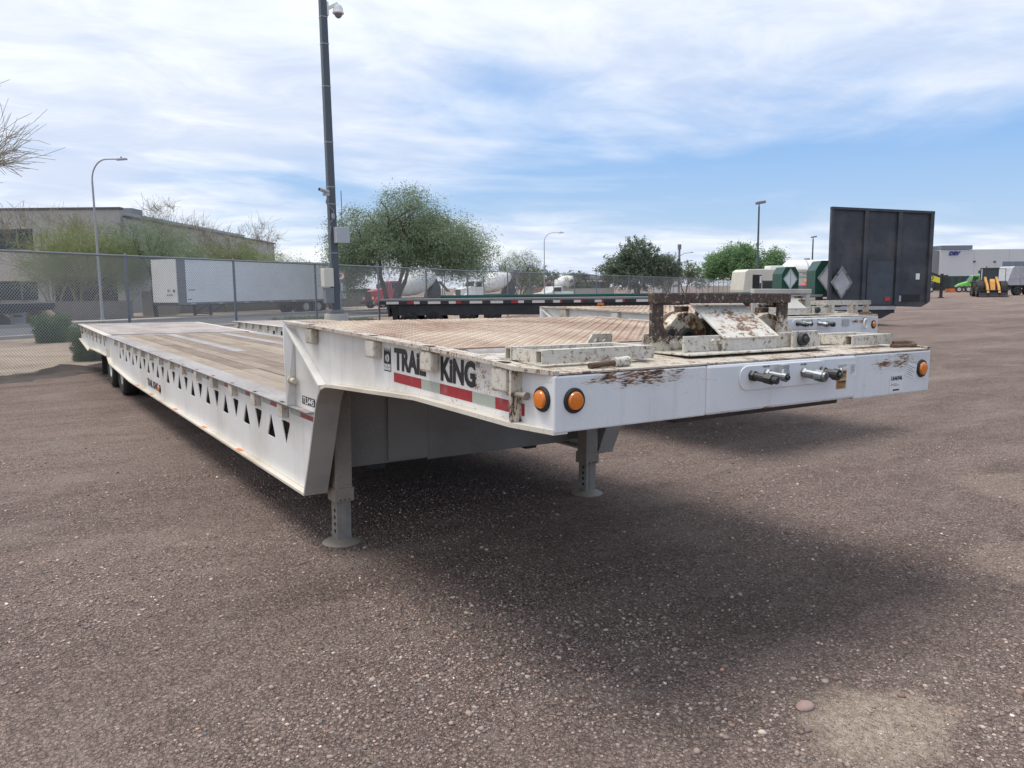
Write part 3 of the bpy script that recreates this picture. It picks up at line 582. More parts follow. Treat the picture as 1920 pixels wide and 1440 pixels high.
    text('lettering', '\u00ae', 0.04, 'decal_grey', T, (lx, 0.528, 1.318), xd, (0, 0, 1))
    lg = [(1.416, 1.232), (1.416, 1.312), (1.413, 1.352), (1.404, 1.325), (1.398, 1.345), (1.390, 1.322), (1.380, 1.351), (1.370, 1.322), (1.362, 1.345), (1.354, 1.325), (1.338, 1.352), (1.334, 1.312), (1.334, 1.232)]
    lo = MB().prism(lg, 'x', -0.0014, -0.0006).build('emblem', 'decal_black', T)
    MB().lathe([(0.021, 0), (0.021, 0.0005), (0.008, 0.0005), (0.008, 0)], (-0.0015, 1.375, 1.297), (-1, 0, 0), 12, False).build('emblem_ring', 'decal_white', lo)
    for a in range(4):
        q = a*math.pi/2; MB().obox((-0.0022, 1.375+0.006*math.cos(q), 1.297+0.006*math.sin(q)), (-0.0022, 1.375+0.026*math.cos(q), 1.297+0.026*math.sin(q)), 0.0006, 0.006, (1, 0, 0)).build('emblem_tooth', 'decal_black' if a % 2 else 'decal_white', lo)
    MB().box((-0.0021, 1.338, 1.2655), (-0.0014, 1.412, 1.268)).build('emblem_rule', 'decal_white', lo)
    text('emblem_text', 'TRAIL KING', 0.017, 'decal_white', lo, (-0.0021, 1.412, 1.2525), (0, -1, 0), (0, 0, 1), width=0.074, bold=0.0006)
    text('emblem_text', 'INDUSTRIES', 0.017, 'decal_white', lo, (-0.0021, 1.412, 1.238), (0, -1, 0), (0, 0, 1), width=0.074, bold=0.0006)
    pl_ = MB().box((-0.0014, 2.437, 0.916), (-0.0006, 2.672, 0.967)).build('model_plate', 'decal_black', T)
    text('plate_text', 'TL3445', 0.056, 'decal_white', pl_, (-0.0022, 2.655, 0.922), (0, -1, 0), (0, 0, 1), width=0.20, bold=0.0004)
    text('lettering', 'TRAiL KiNG', 0.125, 'decal_black', T, (lx, 8.71, 0.435), (0, -1, 0), (0, 0, 1), width=0.76, bold=0.004)
    for y0 in (4.1, 5.35, 6.7, 8.2, 9.3):
        MB().box((-0.046, y0, 0.3648), (-0.012, y0+0.12, 0.3658)).build('chalk_mark', 'marker_orange', T)
    MB().lathe([(0.02, 0), (0.02, 0.001)], (-0.028, 2.58, 0.8885), (0, 0, 1), 9).build('chalk_mark', 'marker_orange', T)
    # ---- front of the gooseneck
    MB().box((-0.0012, -0.003, 1.128), (0.760, 0.35, 1.330)).build('front_plate', 'paint_front', T, bevel=0.006)
    MB().box((0.7605, -0.009, 1.128), (1.775, 0.35, 1.332)).build('front_plate', 'paint_front', T, bevel=0.012)
    MB().box((1.7755, -0.004, 1.120), (TW-0.0005, 0.35, 1.330)).build('front_plate', 'paint_front', T, bevel=0.006)
    MB().box((0.62, 0.03, 1.104), (1.70, 0.9, 1.1275)).build('kingpin_plate', 'grease', T, bevel=0.006)
    MB().loft([(0.0205, 0.0, 1.3335), (TW-0.0205, 0.0, 1.3335), (TW-0.0205, 0.44, 1.349), (0.0205, 0.44, 1.349)], [(0.0205, 0.0, 1.340), (TW-0.0205, 0.0, 1.340), (TW-0.0205, 0.44, 1.357), (0.0205, 0.44, 1.357)]).build('nose_plate', 'paint_top', T)
    # recess with the roller, then the tread plate
    MB().box((0.025, 0.43, 1.24), (TW-0.025, 0.82, 1.25)).build('recess_floor', 'rust_brown', T)
    MB().box((0.025, 0.351, 1.25), (TW-0.025, 0.432, 1.345)).build('recess_wall', 'rust_brown', T); MB().box((0.025, 0.80, 1.25), (TW-0.025, 0.815, 1.366)).build('recess_wall', 'rust_brown', T)
    MB().tube((0.05, 0.69, 1.325), (TW-0.05, 0.69, 1.325), 0.055, n=24).build('roller', 'steel_strip', T, smooth=True)
    for (xa, xb) in ((0.021, 0.33), (2.10, TW-0.021)):
        MB().box((xa, 0.442, 1.350), (xb, 0.79, 1.362)).build('side_plate', 'paint_top', T, bevel=0.004)
    tp_ = MB(); ys = [0.80, 0.99, 1.5, 2.0, 2.4, 2.84]
    for a, b_ in zip(ys, ys[1:]): tp_.loft([(0.0205, a, gz(a)-0.006), (TW-0.0205, a, gz(a)-0.006), (TW-0.0205, b_, gz(b_)-0.006), (0.0205, b_, gz(b_)-0.006)], [(0.0205, a, gz(a)+0.004), (TW-0.0205, a, gz(a)+0.004), (TW-0.0205, b_, gz(b_)+0.004), (0.0205, b_, gz(b_)+0.004)])
    tread = tp_.build('tread_plate', 'tread_base', T)
    vs = []; fs = []; pt = 0.040; ln, wd = 0.0185, 0.0068
    for i in range(int(2.36/pt)):
        for j in range(int(2.0/pt)):
            x = 0.045+i*pt; y = 0.825+j*pt; a = math.pi/4 if (i+j) % 2 else -math.pi/4; ca, sa = math.cos(a), math.sin(a); z = gz(y)+0.0035; o = len(vs)
            for (u, v, h) in ((-ln, 0, 0), (0, -wd, 0), (ln, 0, 0), (0, wd, 0), (-ln*0.55, 0, 0.0055), (ln*0.55, 0, 0.0055)): vs.append((x+u*ca-v*sa, y+u*sa+v*ca, z+h))
            fs += [(o, o+1, o+5, o+4), (o+1, o+2, o+5), (o+2, o+3, o+4, o+5), (o+3, o, o+4)]
    struct(MB().add(vs, fs).build('tread_lugs', 'tread_lug', tread, fix=False), 'stuff')
    MB().loft([(0.02, 0.36, 1.148), (TW-0.02, 0.36, 1.148), (TW-0.02, 0.99, 1.152), (0.02, 0.99, 1.152)], [(0.02, 0.36, 1.158), (TW-0.02, 0.36, 1.158), (TW-0.02, 0.99, 1.162), (0.02, 0.99, 1.162)]).loft([(0.02, 0.992, 1.152), (TW-0.02, 0.992, 1.152), (TW-0.02, 2.75, 1.09), (0.02, 2.75, 1.09)], [(0.02, 0.992, 1.162), (TW-0.02, 0.992, 1.162), (TW-0.02, 2.75, 1.10), (0.02, 2.75, 1.10)]).build('belly_plate', 'under_shade_paint', T)
    MB().box((0.02, 2.82, 0.89), (TW-0.02, 2.835, 1.41)).build('rear_wall', 'paint_side', T)
    # bulkhead under the step and belly structure
    MB().box((0.06, 2.76, 0.44), (TW-0.06, 2.78, 1.10)).build('bulkhead', 'under_shade_paint', T)
    MB().box((0.62, 2.735, 0.455), (0.93, 2.76, 1.10)).build('bulkhead_panel', 'under_shade_paint', T, bevel=0.004)
    MB().box((0.93, 2.745, 0.43), (2.2, 2.759, 1.10)).build('bulkhead_panel', 'under_shade_paint', T, bevel=0.004)
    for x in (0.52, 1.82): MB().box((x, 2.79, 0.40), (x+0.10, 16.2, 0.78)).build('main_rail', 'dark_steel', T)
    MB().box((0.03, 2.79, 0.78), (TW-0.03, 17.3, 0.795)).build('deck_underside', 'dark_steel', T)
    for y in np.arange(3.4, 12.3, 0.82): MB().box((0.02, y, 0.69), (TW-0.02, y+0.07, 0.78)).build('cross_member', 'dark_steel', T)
    for y in (11.40, 12.72): MB().tube((0.1, y, 0.41), (TW-0.1, y, 0.41), 0.065, n=12).build('axle', 'dark_steel', T)
    # ---- timber deck: every plank its own board
    r_ = random.Random(3)
    xs = [0.150, 0.345, 0.520, 0.690, 0.870, 1.035, 1.215, 1.40, 1.585, 1.760, 1.925, 2.10, 2.29]
    pm = {}
    for i, (a, b_) in enumerate(zip(xs, xs[1:])):
        jo = [2.84, 5.53 if i < 4 else 5.6+0.5*(i % 3), 8.9+0.6*(i % 2), 12.50]
        if i == 4: jo = [2.84, 5.53, 7.80]
        if i == 9: jo = []
        for ya, yb in zip(jo, jo[1:]):
            z = 0.882+r_.uniform(-0.003, 0.004); g_ = 0.007+r_.random()*0.007
            MB().box((a+g_/2, ya+0.004, z-0.04), (b_-g_/2, yb-0.004, z)).build('plank', 'plank', T, bevel=0.004)
    MB().box((0.874, 7.805, 0.85), (1.031, 12.50, 0.888)).build('steel_strip', 'steel_strip', T, bevel=0.003)
    MB().box((1.764, 2.84, 0.85), (1.921, 12.50, 0.888)).build('steel_strip', 'steel_strip', T, bevel=0.003)
    MB().box((0.146, 12.505, 0.84), (TW-0.146, 12.70, 0.8845)).build('cross_plate', 'steel_deck', T, bevel=0.003)
    MB().loft([(0.061, 12.73, 0.86), (TW-0.061, 12.73, 0.86), (TW-0.061, 17.5, 0.89), (0.061, 17.5, 0.89)], [(0.061, 12.73, 0.893), (TW-0.061, 12.73, 0.893), (TW-0.061, 17.5, 0.917), (0.061, 17.5, 0.917)]).build('rear_deck', 'steel_deck', T)
    # ---- hydraulic connections on the nose
    def stad(cx, cz, hw, r): return [(cx-hw+r*math.cos(a), cz+r*math.sin(a)) for a in np.linspace(math.pi/2, 3*math.pi/2, 11)]+[(cx+hw+r*math.cos(a), cz+r*math.sin(a)) for a in np.linspace(-math.pi/2, math.pi/2, 11)]
    hp = MB().prism(stad(1.24, 1.268, 0.245, 0.052), 'y', -0.015, -0.0085).build('coupler_panel', 'paint_front', T, bevel=0.003)
    def fitting(x, z, parts, nm='hose_coupler'):
        d = Vector((0.10, -1, -0.10)).normalized(); p = Vector((x, -0.012, z)); first = None
        for (r, l, mt, n) in parts:
            q = p+d*l; o = MB().tube(p, q, r, n=n).build(nm if first is None else 'coupler_ring', mt, T if first is None else first); first = first or o; p = q
        return first, p, d
    fitting(1.02, 1.278, [(0.024, 0.02, 'grease', 6), (0.018, 0.05, 'dark_steel', 14), (0.023, 0.03, 'dark_steel', 6), (0.015, 0.025, 'dark_steel', 12)])
    fc, p, d = fitting(1.115, 1.282, [(0.020, 0.02, 'zinc', 6), (0.015, 0.06, 'zinc', 14), (0.019, 0.02, 'zinc', 14), (0.010, 0.01, 'rubber', 10)])
    MB().lathe([(0.032, 0), (0.032, 0.008)], (1.185, -0.055, 1.276), (0.2, -1, 0.1), 8).box((1.165, -0.06, 1.30), (1.205, -0.03, 1.318)).build('dust_cap', 'galv', fc)
    fitting(1.365, 1.272, [(0.022, 0.02, 'zinc', 6), (0.020, 0.045, 'zinc', 14), (0.026, 0.035, 'chrome', 16), (0.022, 0.012, 'zinc', 14), (0.013, 0.001, 'dark_grey', 12)])
    fitting(1.50, 1.268, [(0.026, 0.02, 'grease', 6), (0.019, 0.04, 'dark_steel', 14), (0.026, 0.025, 'dark_steel', 14), (0.012, 0.012, 'dark_steel', 10)])
    MB().lathe([(0.026, 0), (0.026, 0.006)], (1.575, -0.06, 1.262), (0.5, -1, 0), 10).tube((1.52, -0.03, 1.268), (1.575, -0.058, 1.262), 0.007, n=6).build('dust_cap', 'galv', T)
    text('panel_text', 'PRESSURE', 0.012, 'decal_ink', hp, (1.09, -0.0158, 1.308), (1, 0, 0), (0, 0, 1), width=0.045)
    text('panel_text', 'RETURN', 0.012, 'decal_ink', hp, (1.345, -0.0158, 1.305), (1, 0, 0), (0, 0, 1), width=0.04)
    # stickers
    def sticker(x0, x1, z0, z1, mat, y=-0.0095, lines=(), title=None, tsz=0.014, ink='decal_ink'):
        o = MB().box((x0, y-0.0012, z0), (x1, y, z1)).build('sticker', mat, T)
        if title: text('sticker_text', title, tsz, ink, o, (x0+0.006, y-0.0020, z1-tsz*1.1), (1, 0, 0), (0, 0, 1), width=(x1-x0)-0.012, bold=0.0004)
        for zl, fr in lines: MB().box((x0+0.006, y-0.0018, zl), (x0+0.006+(x1-x0-0.012)*fr, y-0.0012, zl+0.0022)).build('sticker_rule', ink, o)
        return o
    for z0 in (1.180, 1.2245): sticker(1.622, 1.698, z0, z0+0.042, 'decal_orange', title='\u25b2 CAUTION \u25b2' if False else 'CAUTION', tsz=0.013, ink='decal_black', lines=[(z0+0.022, 1), (z0+0.016, 0.9), (z0+0.010, 0.95), (z0+0.004, 0.7)])
    sticker(1.624, 1.712, 1.272, 1.302, 'decal_white', lines=[(1.289, .9), (1.284, .8), (1.279, .5)])
    sticker(1.722, 1.772, 1.236, 1.300, 'decal_white', lines=[(1.286-0.0055*k, (1, .9, .95, .7, 1, .8, .9, .4)[k]) for k in range(8)])
    u = sticker(2.072, 2.190, 1.130, 1.226, 'decal_white', -0.0045)
    text('sticker_text', 'U646946', 0.030, 'decal_black', u, (2.082, -0.0063, 1.192), (1, 0, 0), (0, 0, 1), width=0.098, bold=0.0005)
    MB().lathe([(0.007, 0), (0.007, 0.0006)], (2.092, -0.0057, 1.171), (0, -1, 0), 3).build('sticker_mark', 'sign_red', u)
    for z_, wv in ((1.172, 0.03), (1.165, 0.055)): MB().box((2.104, -0.0063, z_), (2.104+wv, -0.0057, z_+0.003)).build('sticker_rule', 'decal_ink', u)
    MB().box((2.102, -0.0063, 1.139), (2.158, -0.0057, 1.147)).build('sticker_rule', 'decal_black', u)
    tl = MB().loft([(2.233, -0.0045, 1.281), (2.319, -0.0045, 1.257), (2.294, -0.0045, 1.188), (2.208, -0.0045, 1.213)], [(2.233, -0.0057, 1.281), (2.319, -0.0057, 1.257), (2.294, -0.0057, 1.188), (2.208, -0.0057, 1.213)]).build('sticker', 'decal_white', T)
    for k in range(5): MB().obox((2.226+0.004-k*0.0035, -0.0059, 1.262-k*0.010), (2.226+0.07-k*0.0035-0.02*(k % 2), -0.0059, 1.262-k*0.010-0.019+0.005*(k % 2)), 0.0006, 0.0025, (0, 0, 1)).build('sticker_rule', 'decal_ink', tl)
def tube_frame(T, x0, x1, ya, yb, z0, z1, mat='paint_frame', legs=0.0):
    """ramp frame of square tube lying on the nose: two long tubes, open ends, joined by plates"""
    fr = MB(); tt = 0.006
    for yc in (ya, yb):
        h = 0.022; fr.box((x0, yc-h, z0), (x1, yc+h, z0+tt)).box((x0, yc-h, z1-tt), (x1, yc+h, z1)).box((x0, yc-h, z0+tt), (x1, yc-h+tt, z1-tt)).box((x0, yc+h-tt, z0+tt), (x1, yc+h, z1-tt))
    o = fr.build('ramp_frame', mat, T)
    MB().box((x0+0.004, ya+0.0225, z0+0.003), (x0+0.012, yb-0.0225, z1-0.002)).build('end_bar', mat, o)
    MB().box((x1-0.05, ya+0.0225, z0+0.002), (x1-0.004, yb-0.0225, z1-0.001)).build('end_bar', mat, o)
    for yc in (ya, yb): MB().box((x1-0.012, yc-0.0155, z0+0.0065), (x1-0.004, yc+0.0155, z1-0.0065)).build('tube_light_plug', mat, o)  # plugs added at the far ends to keep light out of the tubes
    return o
def latches(T):
    MB().tube((0.20, 0.055, 1.353), (0.33, 0.062, 1.358), 0.011, n=10).build('latch_rod', 'rust_brown', T, smooth=True)
    MB().tube((0.325, 0.062, 1.360), (0.40, 0.066, 1.362), 0.019, n=14).build('latch_collar', 'paint_frame', T, smooth=True)
    MB().path([(2.25, 0.10, 1.352), (2.36, 0.085, 1.350), (2.415, 0.07, 1.352), (2.43, 0.085, 1.362), (2.415, 0.11, 1.366), (2.33, 0.14, 1.362)], 0.012, 8).build('latch_hook', 'rust_brown', T, smooth=True)
def winch(T, dx=0.0):
    base = MB(); z0 = 1.357
    base.box((0.80, 0.13, z0), (1.56, 0.50, z0+0.008)).box((0.86, 0.22, z0+0.008), (1.75, 0.232, z0+0.078)).box((0.86, 0.47, z0+0.008), (1.75, 0.482, z0+0.078))
    base.prism([(1.56, z0), (1.78, z0), (1.75, z0+0.085), (1.56, z0+0.085)], 'y', 0.19, 0.202).box((1.54, 0.13, z0), (1.78, 0.50, z0+0.008))
    B = base.build('winch', 'paint_frame', T, bevel=0.003)
    # portal frame: flat uprights with flared feet and the crossbar
    yf = 0.365; zt = 1.622
    def upr(x, s):
        pts = [(x, zt-0.048), (x+s*0.068, zt-0.048), (x+s*0.068, z0+0.14)]+[(x+s*(0.068+0.07*(1-math.cos(a))), z0+0.14-0.07*math.sin(a)) for a in np.linspace(0.2, math.pi/2, 6)]+[(x+s*0.215, z0+0.07), (x+s*0.215, z0-0.004), (x, z0-0.004)]
        return pts
    FU = MB().prism(upr(0.80, 1), 'y', yf-0.01, yf+0.012).build('upright', 'rusty_frame', B, bevel=0.003)
    MB().prism(upr(1.667, 1), 'y', yf-0.01, yf+0.012).build('upright', 'rusty_frame', B, bevel=0.003)
    MB().box((0.80, yf-0.025, zt-0.048), (1.737, yf+0.025, zt)).build('crossbar', 'rusty_frame', B, bevel=0.006)
    for bx_ in (0.93, 0.985): MB().tube((bx_, yf-0.01, z0+0.032), (bx_, yf-0.026, z0+0.032), 0.020, n=6).tube((bx_, yf-0.01, z0+0.032), (bx_, yf-0.014, z0+0.032), 0.027, n=16).build('bolt', 'paint_frame', B)
    for bx_ in (1.035, 1.075): MB().tube((bx_, 0.22, z0+0.05), (bx_, 0.205, z0+0.05), 0.013, n=6).build('bolt', 'paint_frame', B)
    MB().tube((1.62, 0.19, z0+0.045), (1.62, 0.165, z0+0.045), 0.03, n=18).tube((1.62, 0.17, z0+0.045), (1.62, 0.15, z0+0.045), 0.016, n=10).build('bolt', 'dark_steel', B)
    MB().prism([(0.62, 1.355), (0.80, 1.355), (0.80, 1.432), (0.685, 1.432)], 'y', 0.62, 0.632).build('side_bracket', 'paint_frame', B)
    for bx_ in (0.70, 0.75): MB().tube((bx_, 0.62, 1.393), (bx_, 0.605, 1.393), 0.016, n=6).build('bolt', 'paint_frame', B)
    # the two drums
    for (cx, cz) in ((1.065, 1.395), (1.64, 1.385)):
        D_ = MB().lathe([(0.135, 0.0), (0.140, 0.008), (0.140, 0.11), (0.132, 0.115)], (cx, 0.40, cz), (0, 1, 0), 36).build('drum', 'drum_rust', B, smooth=True)
        MB().lathe([(0.062, 0.0), (0.060, 0.02), (0.045, 0.022), (0.040, 0.005), (0.02, 0.004), (0.018, 0.03), (0.002, 0.031)], (cx-0.012, 0.40, cz+0.005), (0, -1, 0), 22, False).build('drum_hub', 'dark_steel', D_, smooth=True)
        MB().lathe([(0.1405, 0.0), (0.1425, 0.004), (0.1425, 0.03), (0.1405, 0.034)], (cx, 0.445, cz), (0, 1, 0), 36, False).build('drum_band', 'rust_brown', D_, smooth=True)
        MB().box((cx-0.02, 0.42, cz+0.137), (cx+0.03, 0.47, cz+0.165)).build('drum_lug', 'rusty_frame', D_, bevel=0.004)
        MB().tube((cx-0.13, 0.40, cz+0.045), (cx-0.13, 0.37, cz+0.045), 0.022, n=12).build('drum_pin', 'grease', D_)
    MB().box((1.19, 0.36, z0+0.01), (1.50, 0.56, 1.50)).build('gearbox', 'grease', B, bevel=0.01)
    MB().path([(1.16, 0.44, 1.49), (1.18, 0.45, 1.53), (1.22, 0.47, 1.54), (1.27, 0.48, 1.50)], 0.010, 8).build('hose', 'rubber', B, smooth=True)
    # cover box with sloping lid
    MB().box((1.085, 0.20, z0), (1.455, 0.212, 1.418)).build('cover_front', 'paint_cover', B, bevel=0.004)
    MB().loft([(1.082, 0.195, 1.415), (1.460, 0.195, 1.415), (1.440, 0.42, 1.578), (1.082, 0.42, 1.578)], [(1.082, 0.190, 1.423), (1.460, 0.190, 1.423), (1.440, 0.415, 1.586), (1.082, 0.415, 1.586)]).build('cover_lid', 'paint_cover', B, bevel=0.002)
    return B
T1 = thing('lowbed_trailer', 'white gooseneck lowbed trailer in the foreground with wooden deck and black lettering', 'trailer', (-0.016, 0, 0.0))
T1.rotation_euler = (0, 0.016, 0)
build_trailer(T1)
tube_frame(T1, 0.05, 0.61, 0.165, 0.370, 1.358, 1.410); tube_frame(T1, 1.97, 2.33, 0.165, 0.350, 1.360, 1.412)
latches(T1); winch(T1)
# its twin parked alongside
T2 = copy_tree(T1, None, ('ramp_frame', 'lettering', 'emblem', 'sticker'))
T2.name = 'lowbed_trailer'; T2['label'] = 'second white lowbed trailer parked behind the front one, with a raised steel rack'; T2['category'] = 'trailer'
T2.location = (3.98, 2.70, -0.015); T2.rotation_euler = (-0.008, 0.013, 0)
def rack(T):
    z1 = 1.50
    R_ = MB().box((1.80, 0.20, z1-0.05), (2.62, 0.25, z1)).box((1.80, 0.42, z1-0.05), (2.62, 0.47, z1)).build('raised_rack', 'paint_frame', T)
    MB().box((1.80, 0.2502, z1-0.045), (1.84, 0.4198, z1-0.005)).build('end_bar', 'paint_frame', R_); MB().box((2.56, 0.2502, z1-0.045), (2.60, 0.4198, z1-0.005)).build('end_bar', 'paint_frame', R_)
    for x in (1.90, 2.24, 2.33, 2.54):
        MB().box((x, 0.20, 1.36), (x+0.045, 0.245, z1-0.0505)).build('rack_post', 'paint_frame', R_)
    MB().tube((1.92, 0.30, 1.36), (1.92, 0.30, 1.42), 0.05, n=14).build('rack_foot', 'paint_flange', R_)
rack(T2)
for o in T2.children_recursive:
    if o.name.split('.')[0] in ('upright', 'crossbar', 'cover_lid'):
        o.data = o.data.copy(); o.data.materials.clear(); o.data.materials.append(M['frame_grey'])
MB().path([(2.17, -0.02, 1.30)]+[(2.17+0.035*math.sin(a), -0.03, 1.255+0.05*math.cos(a)) for a in np.linspace(0, 2*math.pi, 13)], 0.008, 8).build('tie_ring', 'white_plain', T2, smooth=True)
MB().box((1.78, -0.012, 1.235), (1.90, -0.0095, 1.305)).build('data_plate', 'decal_grey', T2)
# ================================================================== chain-link fence
def fence():
    FE = thing('chain_link_fence', 'grey galvanised chain-link fence along the edge of the yard', 'fence', (-1.37, 16.75, 0))
    O = Vector((-1.37, 16.75, 0)); top = 2.48
    P = [(-6.4, 12.85), (-2.35, 16.0), (1.15, 18.7), (4.28, 21.12), (7.62, 23.72), (11.14, 26.44), (14.67, 29.18), (18.63, 32.25), (22.9, 35.04), (25.75, 36.9), (29.3, 39.21), (32.87, 41.55), (37.28, 44.43)]
    d = Vector((73.6, 48.65)).normalized(); q = Vector(P[-1])
    for k in range(16): q = q+d*5.0; P.append((q.x, q.y))
    for i, (x, y) in enumerate(P):
        z = hgt(x, y); b_ = Vector((x, y, 0))-O
        MB().lathe([(0.036, 0), (0.036, top-z-0.03), (0.042, top-z-0.025), (0.03, top-z+0.02), (0.005, top-z+0.035)], (b_.x, b_.y, z), (0, 0, 1), 10).build('post', 'galv_fence', FE, smooth=True)
    for i, (a, b_) in enumerate(zip(P, P[1:])):
        A = Vector((*a, 0))-O; B = Vector((*b_, 0))-O; za, zb = hgt(*a), hgt(*b_)
        MB().tube((A.x, A.y, top-0.02), (B.x, B.y, top-0.02), 0.024, n=8).build('top_rail', 'galv_fence', FE, smooth=True)
        L = (B-A).length; dr = (B-A)/L; H = top-0.04-max(za, zb)-0.03; nr = Vector((-dr.y, dr.x, 0)); far = i > 9
        pit = 0.072 if i < 6 else (0.10 if not far else 0.2); r = 0.0044 if i < 4 else 0.0036 if i < 6 else (0.0032 if not far else 0.0042)
        vs = []; fs = []; z0 = max(za, zb)+0.03
        for s in (1, -1):
            k = -H
            while k < L:
                lo = max(0.0, -k) if True else 0; u0 = max(0.0, k); u1 = min(L, k+H)
                if u1 > u0+0.01:
                    h0, h1 = u0-k, u1-k
                    if s < 0: h0, h1 = H-h0, H-h1
                    p = A+dr*u0+Vector((0, 0, z0+h0))+nr*(0.004*s); q_ = A+dr*u1+Vector((0, 0, z0+h1))+nr*(0.004*s)
                    sd_ = Vector((-dr.x*s, -dr.y*s, 1)).normalized(); o = len(vs)
                    ring = [sd_*r, nr*(r*0.9)-sd_*(r*0.6), -nr*(r*0.9)-sd_*(r*0.6)]
                    vs += [p+e for e in ring]+[q_+e for e in ring]; fs += [(o, o+1, o+4, o+3), (o+1, o+2, o+5, o+4), (o+2, o, o+3, o+5)]
                k += pit
        struct(MB().add(vs, fs).build('wire_mesh', 'wire', FE, fix=False), 'stuff')
fence()
# mulch and dark soil banked up along the foot of the fence
def berm():
    r_ = random.Random(5); vs = []; fs = []; n = 90
    for i in range(n+1):
        u = i/n; x = -9+15*u; c = Vector((x, FA.y+(x+1.37)*0.775)); k = 0.6+0.5*math.sin(i*0.9)+0.4*math.sin(i*0.37+1)
        for j, (off, h) in enumerate(((-1.5, -0.03), (-0.9, 0.03), (-0.45, 0.09*max(0.2, k)), (-0.12, 0.10*max(0.2, k)), (0.25, 0.02), (0.5, -0.04))):
            p = c+FN*(off+r_.uniform(-0.1, 0.1)); vs.append((p.x, p.y, hgt(p.x, p.y)+h+r_.uniform(-0.015, 0.02)*(0 < j < 5)))
    for i in range(n):
        for j in range(5): a = i*6+j; fs.append((a, a+6, a+7, a+1))
    o = MB().add(vs, fs).build('soil_bank', 'mulch', smooth=True); struct(o)
berm()
# ================================================================== plants
def leaf_mesh(name, mat, centres, sizes, dirs, aspect=0.3, seed=0):
    """one mesh of small leaf quads: centres (n,3), lengths, long-axis directions"""
    rg = np.random.default_rng(seed); n = len(centres); d = dirs/np.linalg.norm(dirs, axis=1)[:, None]
    w_ = np.cross(d, rg.normal(size=(n, 3))); w_ /= np.linalg.norm(w_, axis=1)[:, None]; L = sizes[:, None]
    P = np.stack([centres-d*L/2, centres+w_*L*aspect/2, centres+d*L/2, centres-w_*L*aspect/2], 1).reshape(-1, 3)
    me = bpy.data.meshes.new(name); me.vertices.add(len(P)); me.vertices.foreach_set('co', P.ravel().astype(np.float32))
    me.loops.add(4*n); me.loops.foreach_set('vertex_index', np.arange(4*n, dtype=np.int32)); me.polygons.add(n); me.polygons.foreach_set('loop_start', np.arange(0, 4*n, 4, dtype=np.int32))
    me.update(calc_edges=True); me.materials.append(M[mat]); return me
def limbs(rg, base, h, spread, lvl=4, r=0.16, n0=3, lean=0.0, up=0.55, twist=0.5):
    segs = []; tips = []
    def grow(p, d, L, r_, l):
        k = 3; q = p
        for i in range(k):
            d = (d+rg.normal(size=3)*0.12+np.array([0, 0, 0.03])); d /= np.linalg.norm(d); e = q+d*L/k
            segs.append((q, e, r_*(1-0.25*i/k), r_*(1-0.25*(i+1)/k))); q = e
        if l == 0: tips.append(q); return
        for i in range(2 if l < lvl-1 or rg.random() < 0.4 else 3):
            nd_ = d+rg.normal(size=3)*np.array([spread, spread, spread*0.45])+np.array([0, 0, up*0.25]); nd_ /= np.linalg.norm(nd_)
            grow(q, nd_, L*rg.uniform(0.62, 0.85), r_*0.62, l-1)
    for i in range(n0):
        a = 2*math.pi*i/n0+rg.uniform(-0.5, 0.5); d = np.array([math.cos(a)*spread*0.8+lean, math.sin(a)*spread*0.8, 1.0]); d /= np.linalg.norm(d)
        grow(np.array(base, float), d, h*0.33, r, lvl)
    return segs, tips
def seg_mb(segs, n=5, rmin=0.0):
    mb = MB()
    for a, b_, ra, rb in segs: mb.tube(a, b_, max(ra, rmin), max(rb, rmin), n, False)
    return mb
def tree(name, label, loc, ells, leaf, nleaf, size, seed, trunk='bark', n0=3, r=0.17, h=None, spread=0.55, droop=0.5, group='trees beyond the fence', lvl=4, aspect=0.28, clump=0.45, per=26, flat=0.6):
    """ells: crown lobes (cx, cy, cz, rx, ry, rz) relative to the foot; foliage hangs in small clumps"""
    rg = np.random.default_rng(seed); T = thing(name, label, 'tree', loc, 0, group); top = max(e[2]+e[5] for e in ells)
    sg, tips = limbs(rg, (0, 0, 0), (h or top)*0.9, spread, lvl, r, n0); seg_mb(sg).build('trunk', trunk, T, smooth=True, fix=False)
    vol = np.array([e[3]*e[4]*e[5] for e in ells]); vol = vol/vol.sum(); nc = max(10, nleaf//per); C_ = []
    while len(C_) < nc:
        e = ells[rg.choice(len(ells), p=vol)]; u = rg.normal(size=3); u /= np.linalg.norm(u); rr_ = rg.random()**0.36*(1+0.10*math.sin(7*u[0]+5*u[1]+seed)+0.08*rg.normal())
        C_.append([e[0]+u[0]*e[3]*rr_, e[1]+u[1]*e[4]*rr_, e[2]+u[2]*e[5]*rr_])
    C_ = np.array(C_); k = np.repeat(np.arange(nc), per); n = len(k)
    out = C_[k]-np.array([0, 0, top*0.35]); out[:, 2] *= 0.4; out /= np.linalg.norm(out, axis=1)[:, None]+1e-6
    t_ = rg.random(n)[:, None]; sp_ = clump*(0.6+0.8*rg.random(nc))[k][:, None]
    P = C_[k]+out*t_*sp_+rg.normal(size=(n, 3))*sp_*np.array([0.34, 0.34, 0.30])-np.array([0, 0, 1])*droop*sp_*t_**2
    D_ = out*0.7+rg.normal(size=(n, 3))*0.6-np.array([0, 0, droop*0.7]); keep = P[:, 2] > 0.25; 
    link('crown', leaf_mesh('crown', leaf, P[keep], size*rg.uniform(0.6, 1.3, n)[keep], D_[keep], aspect, seed), T)
    return T
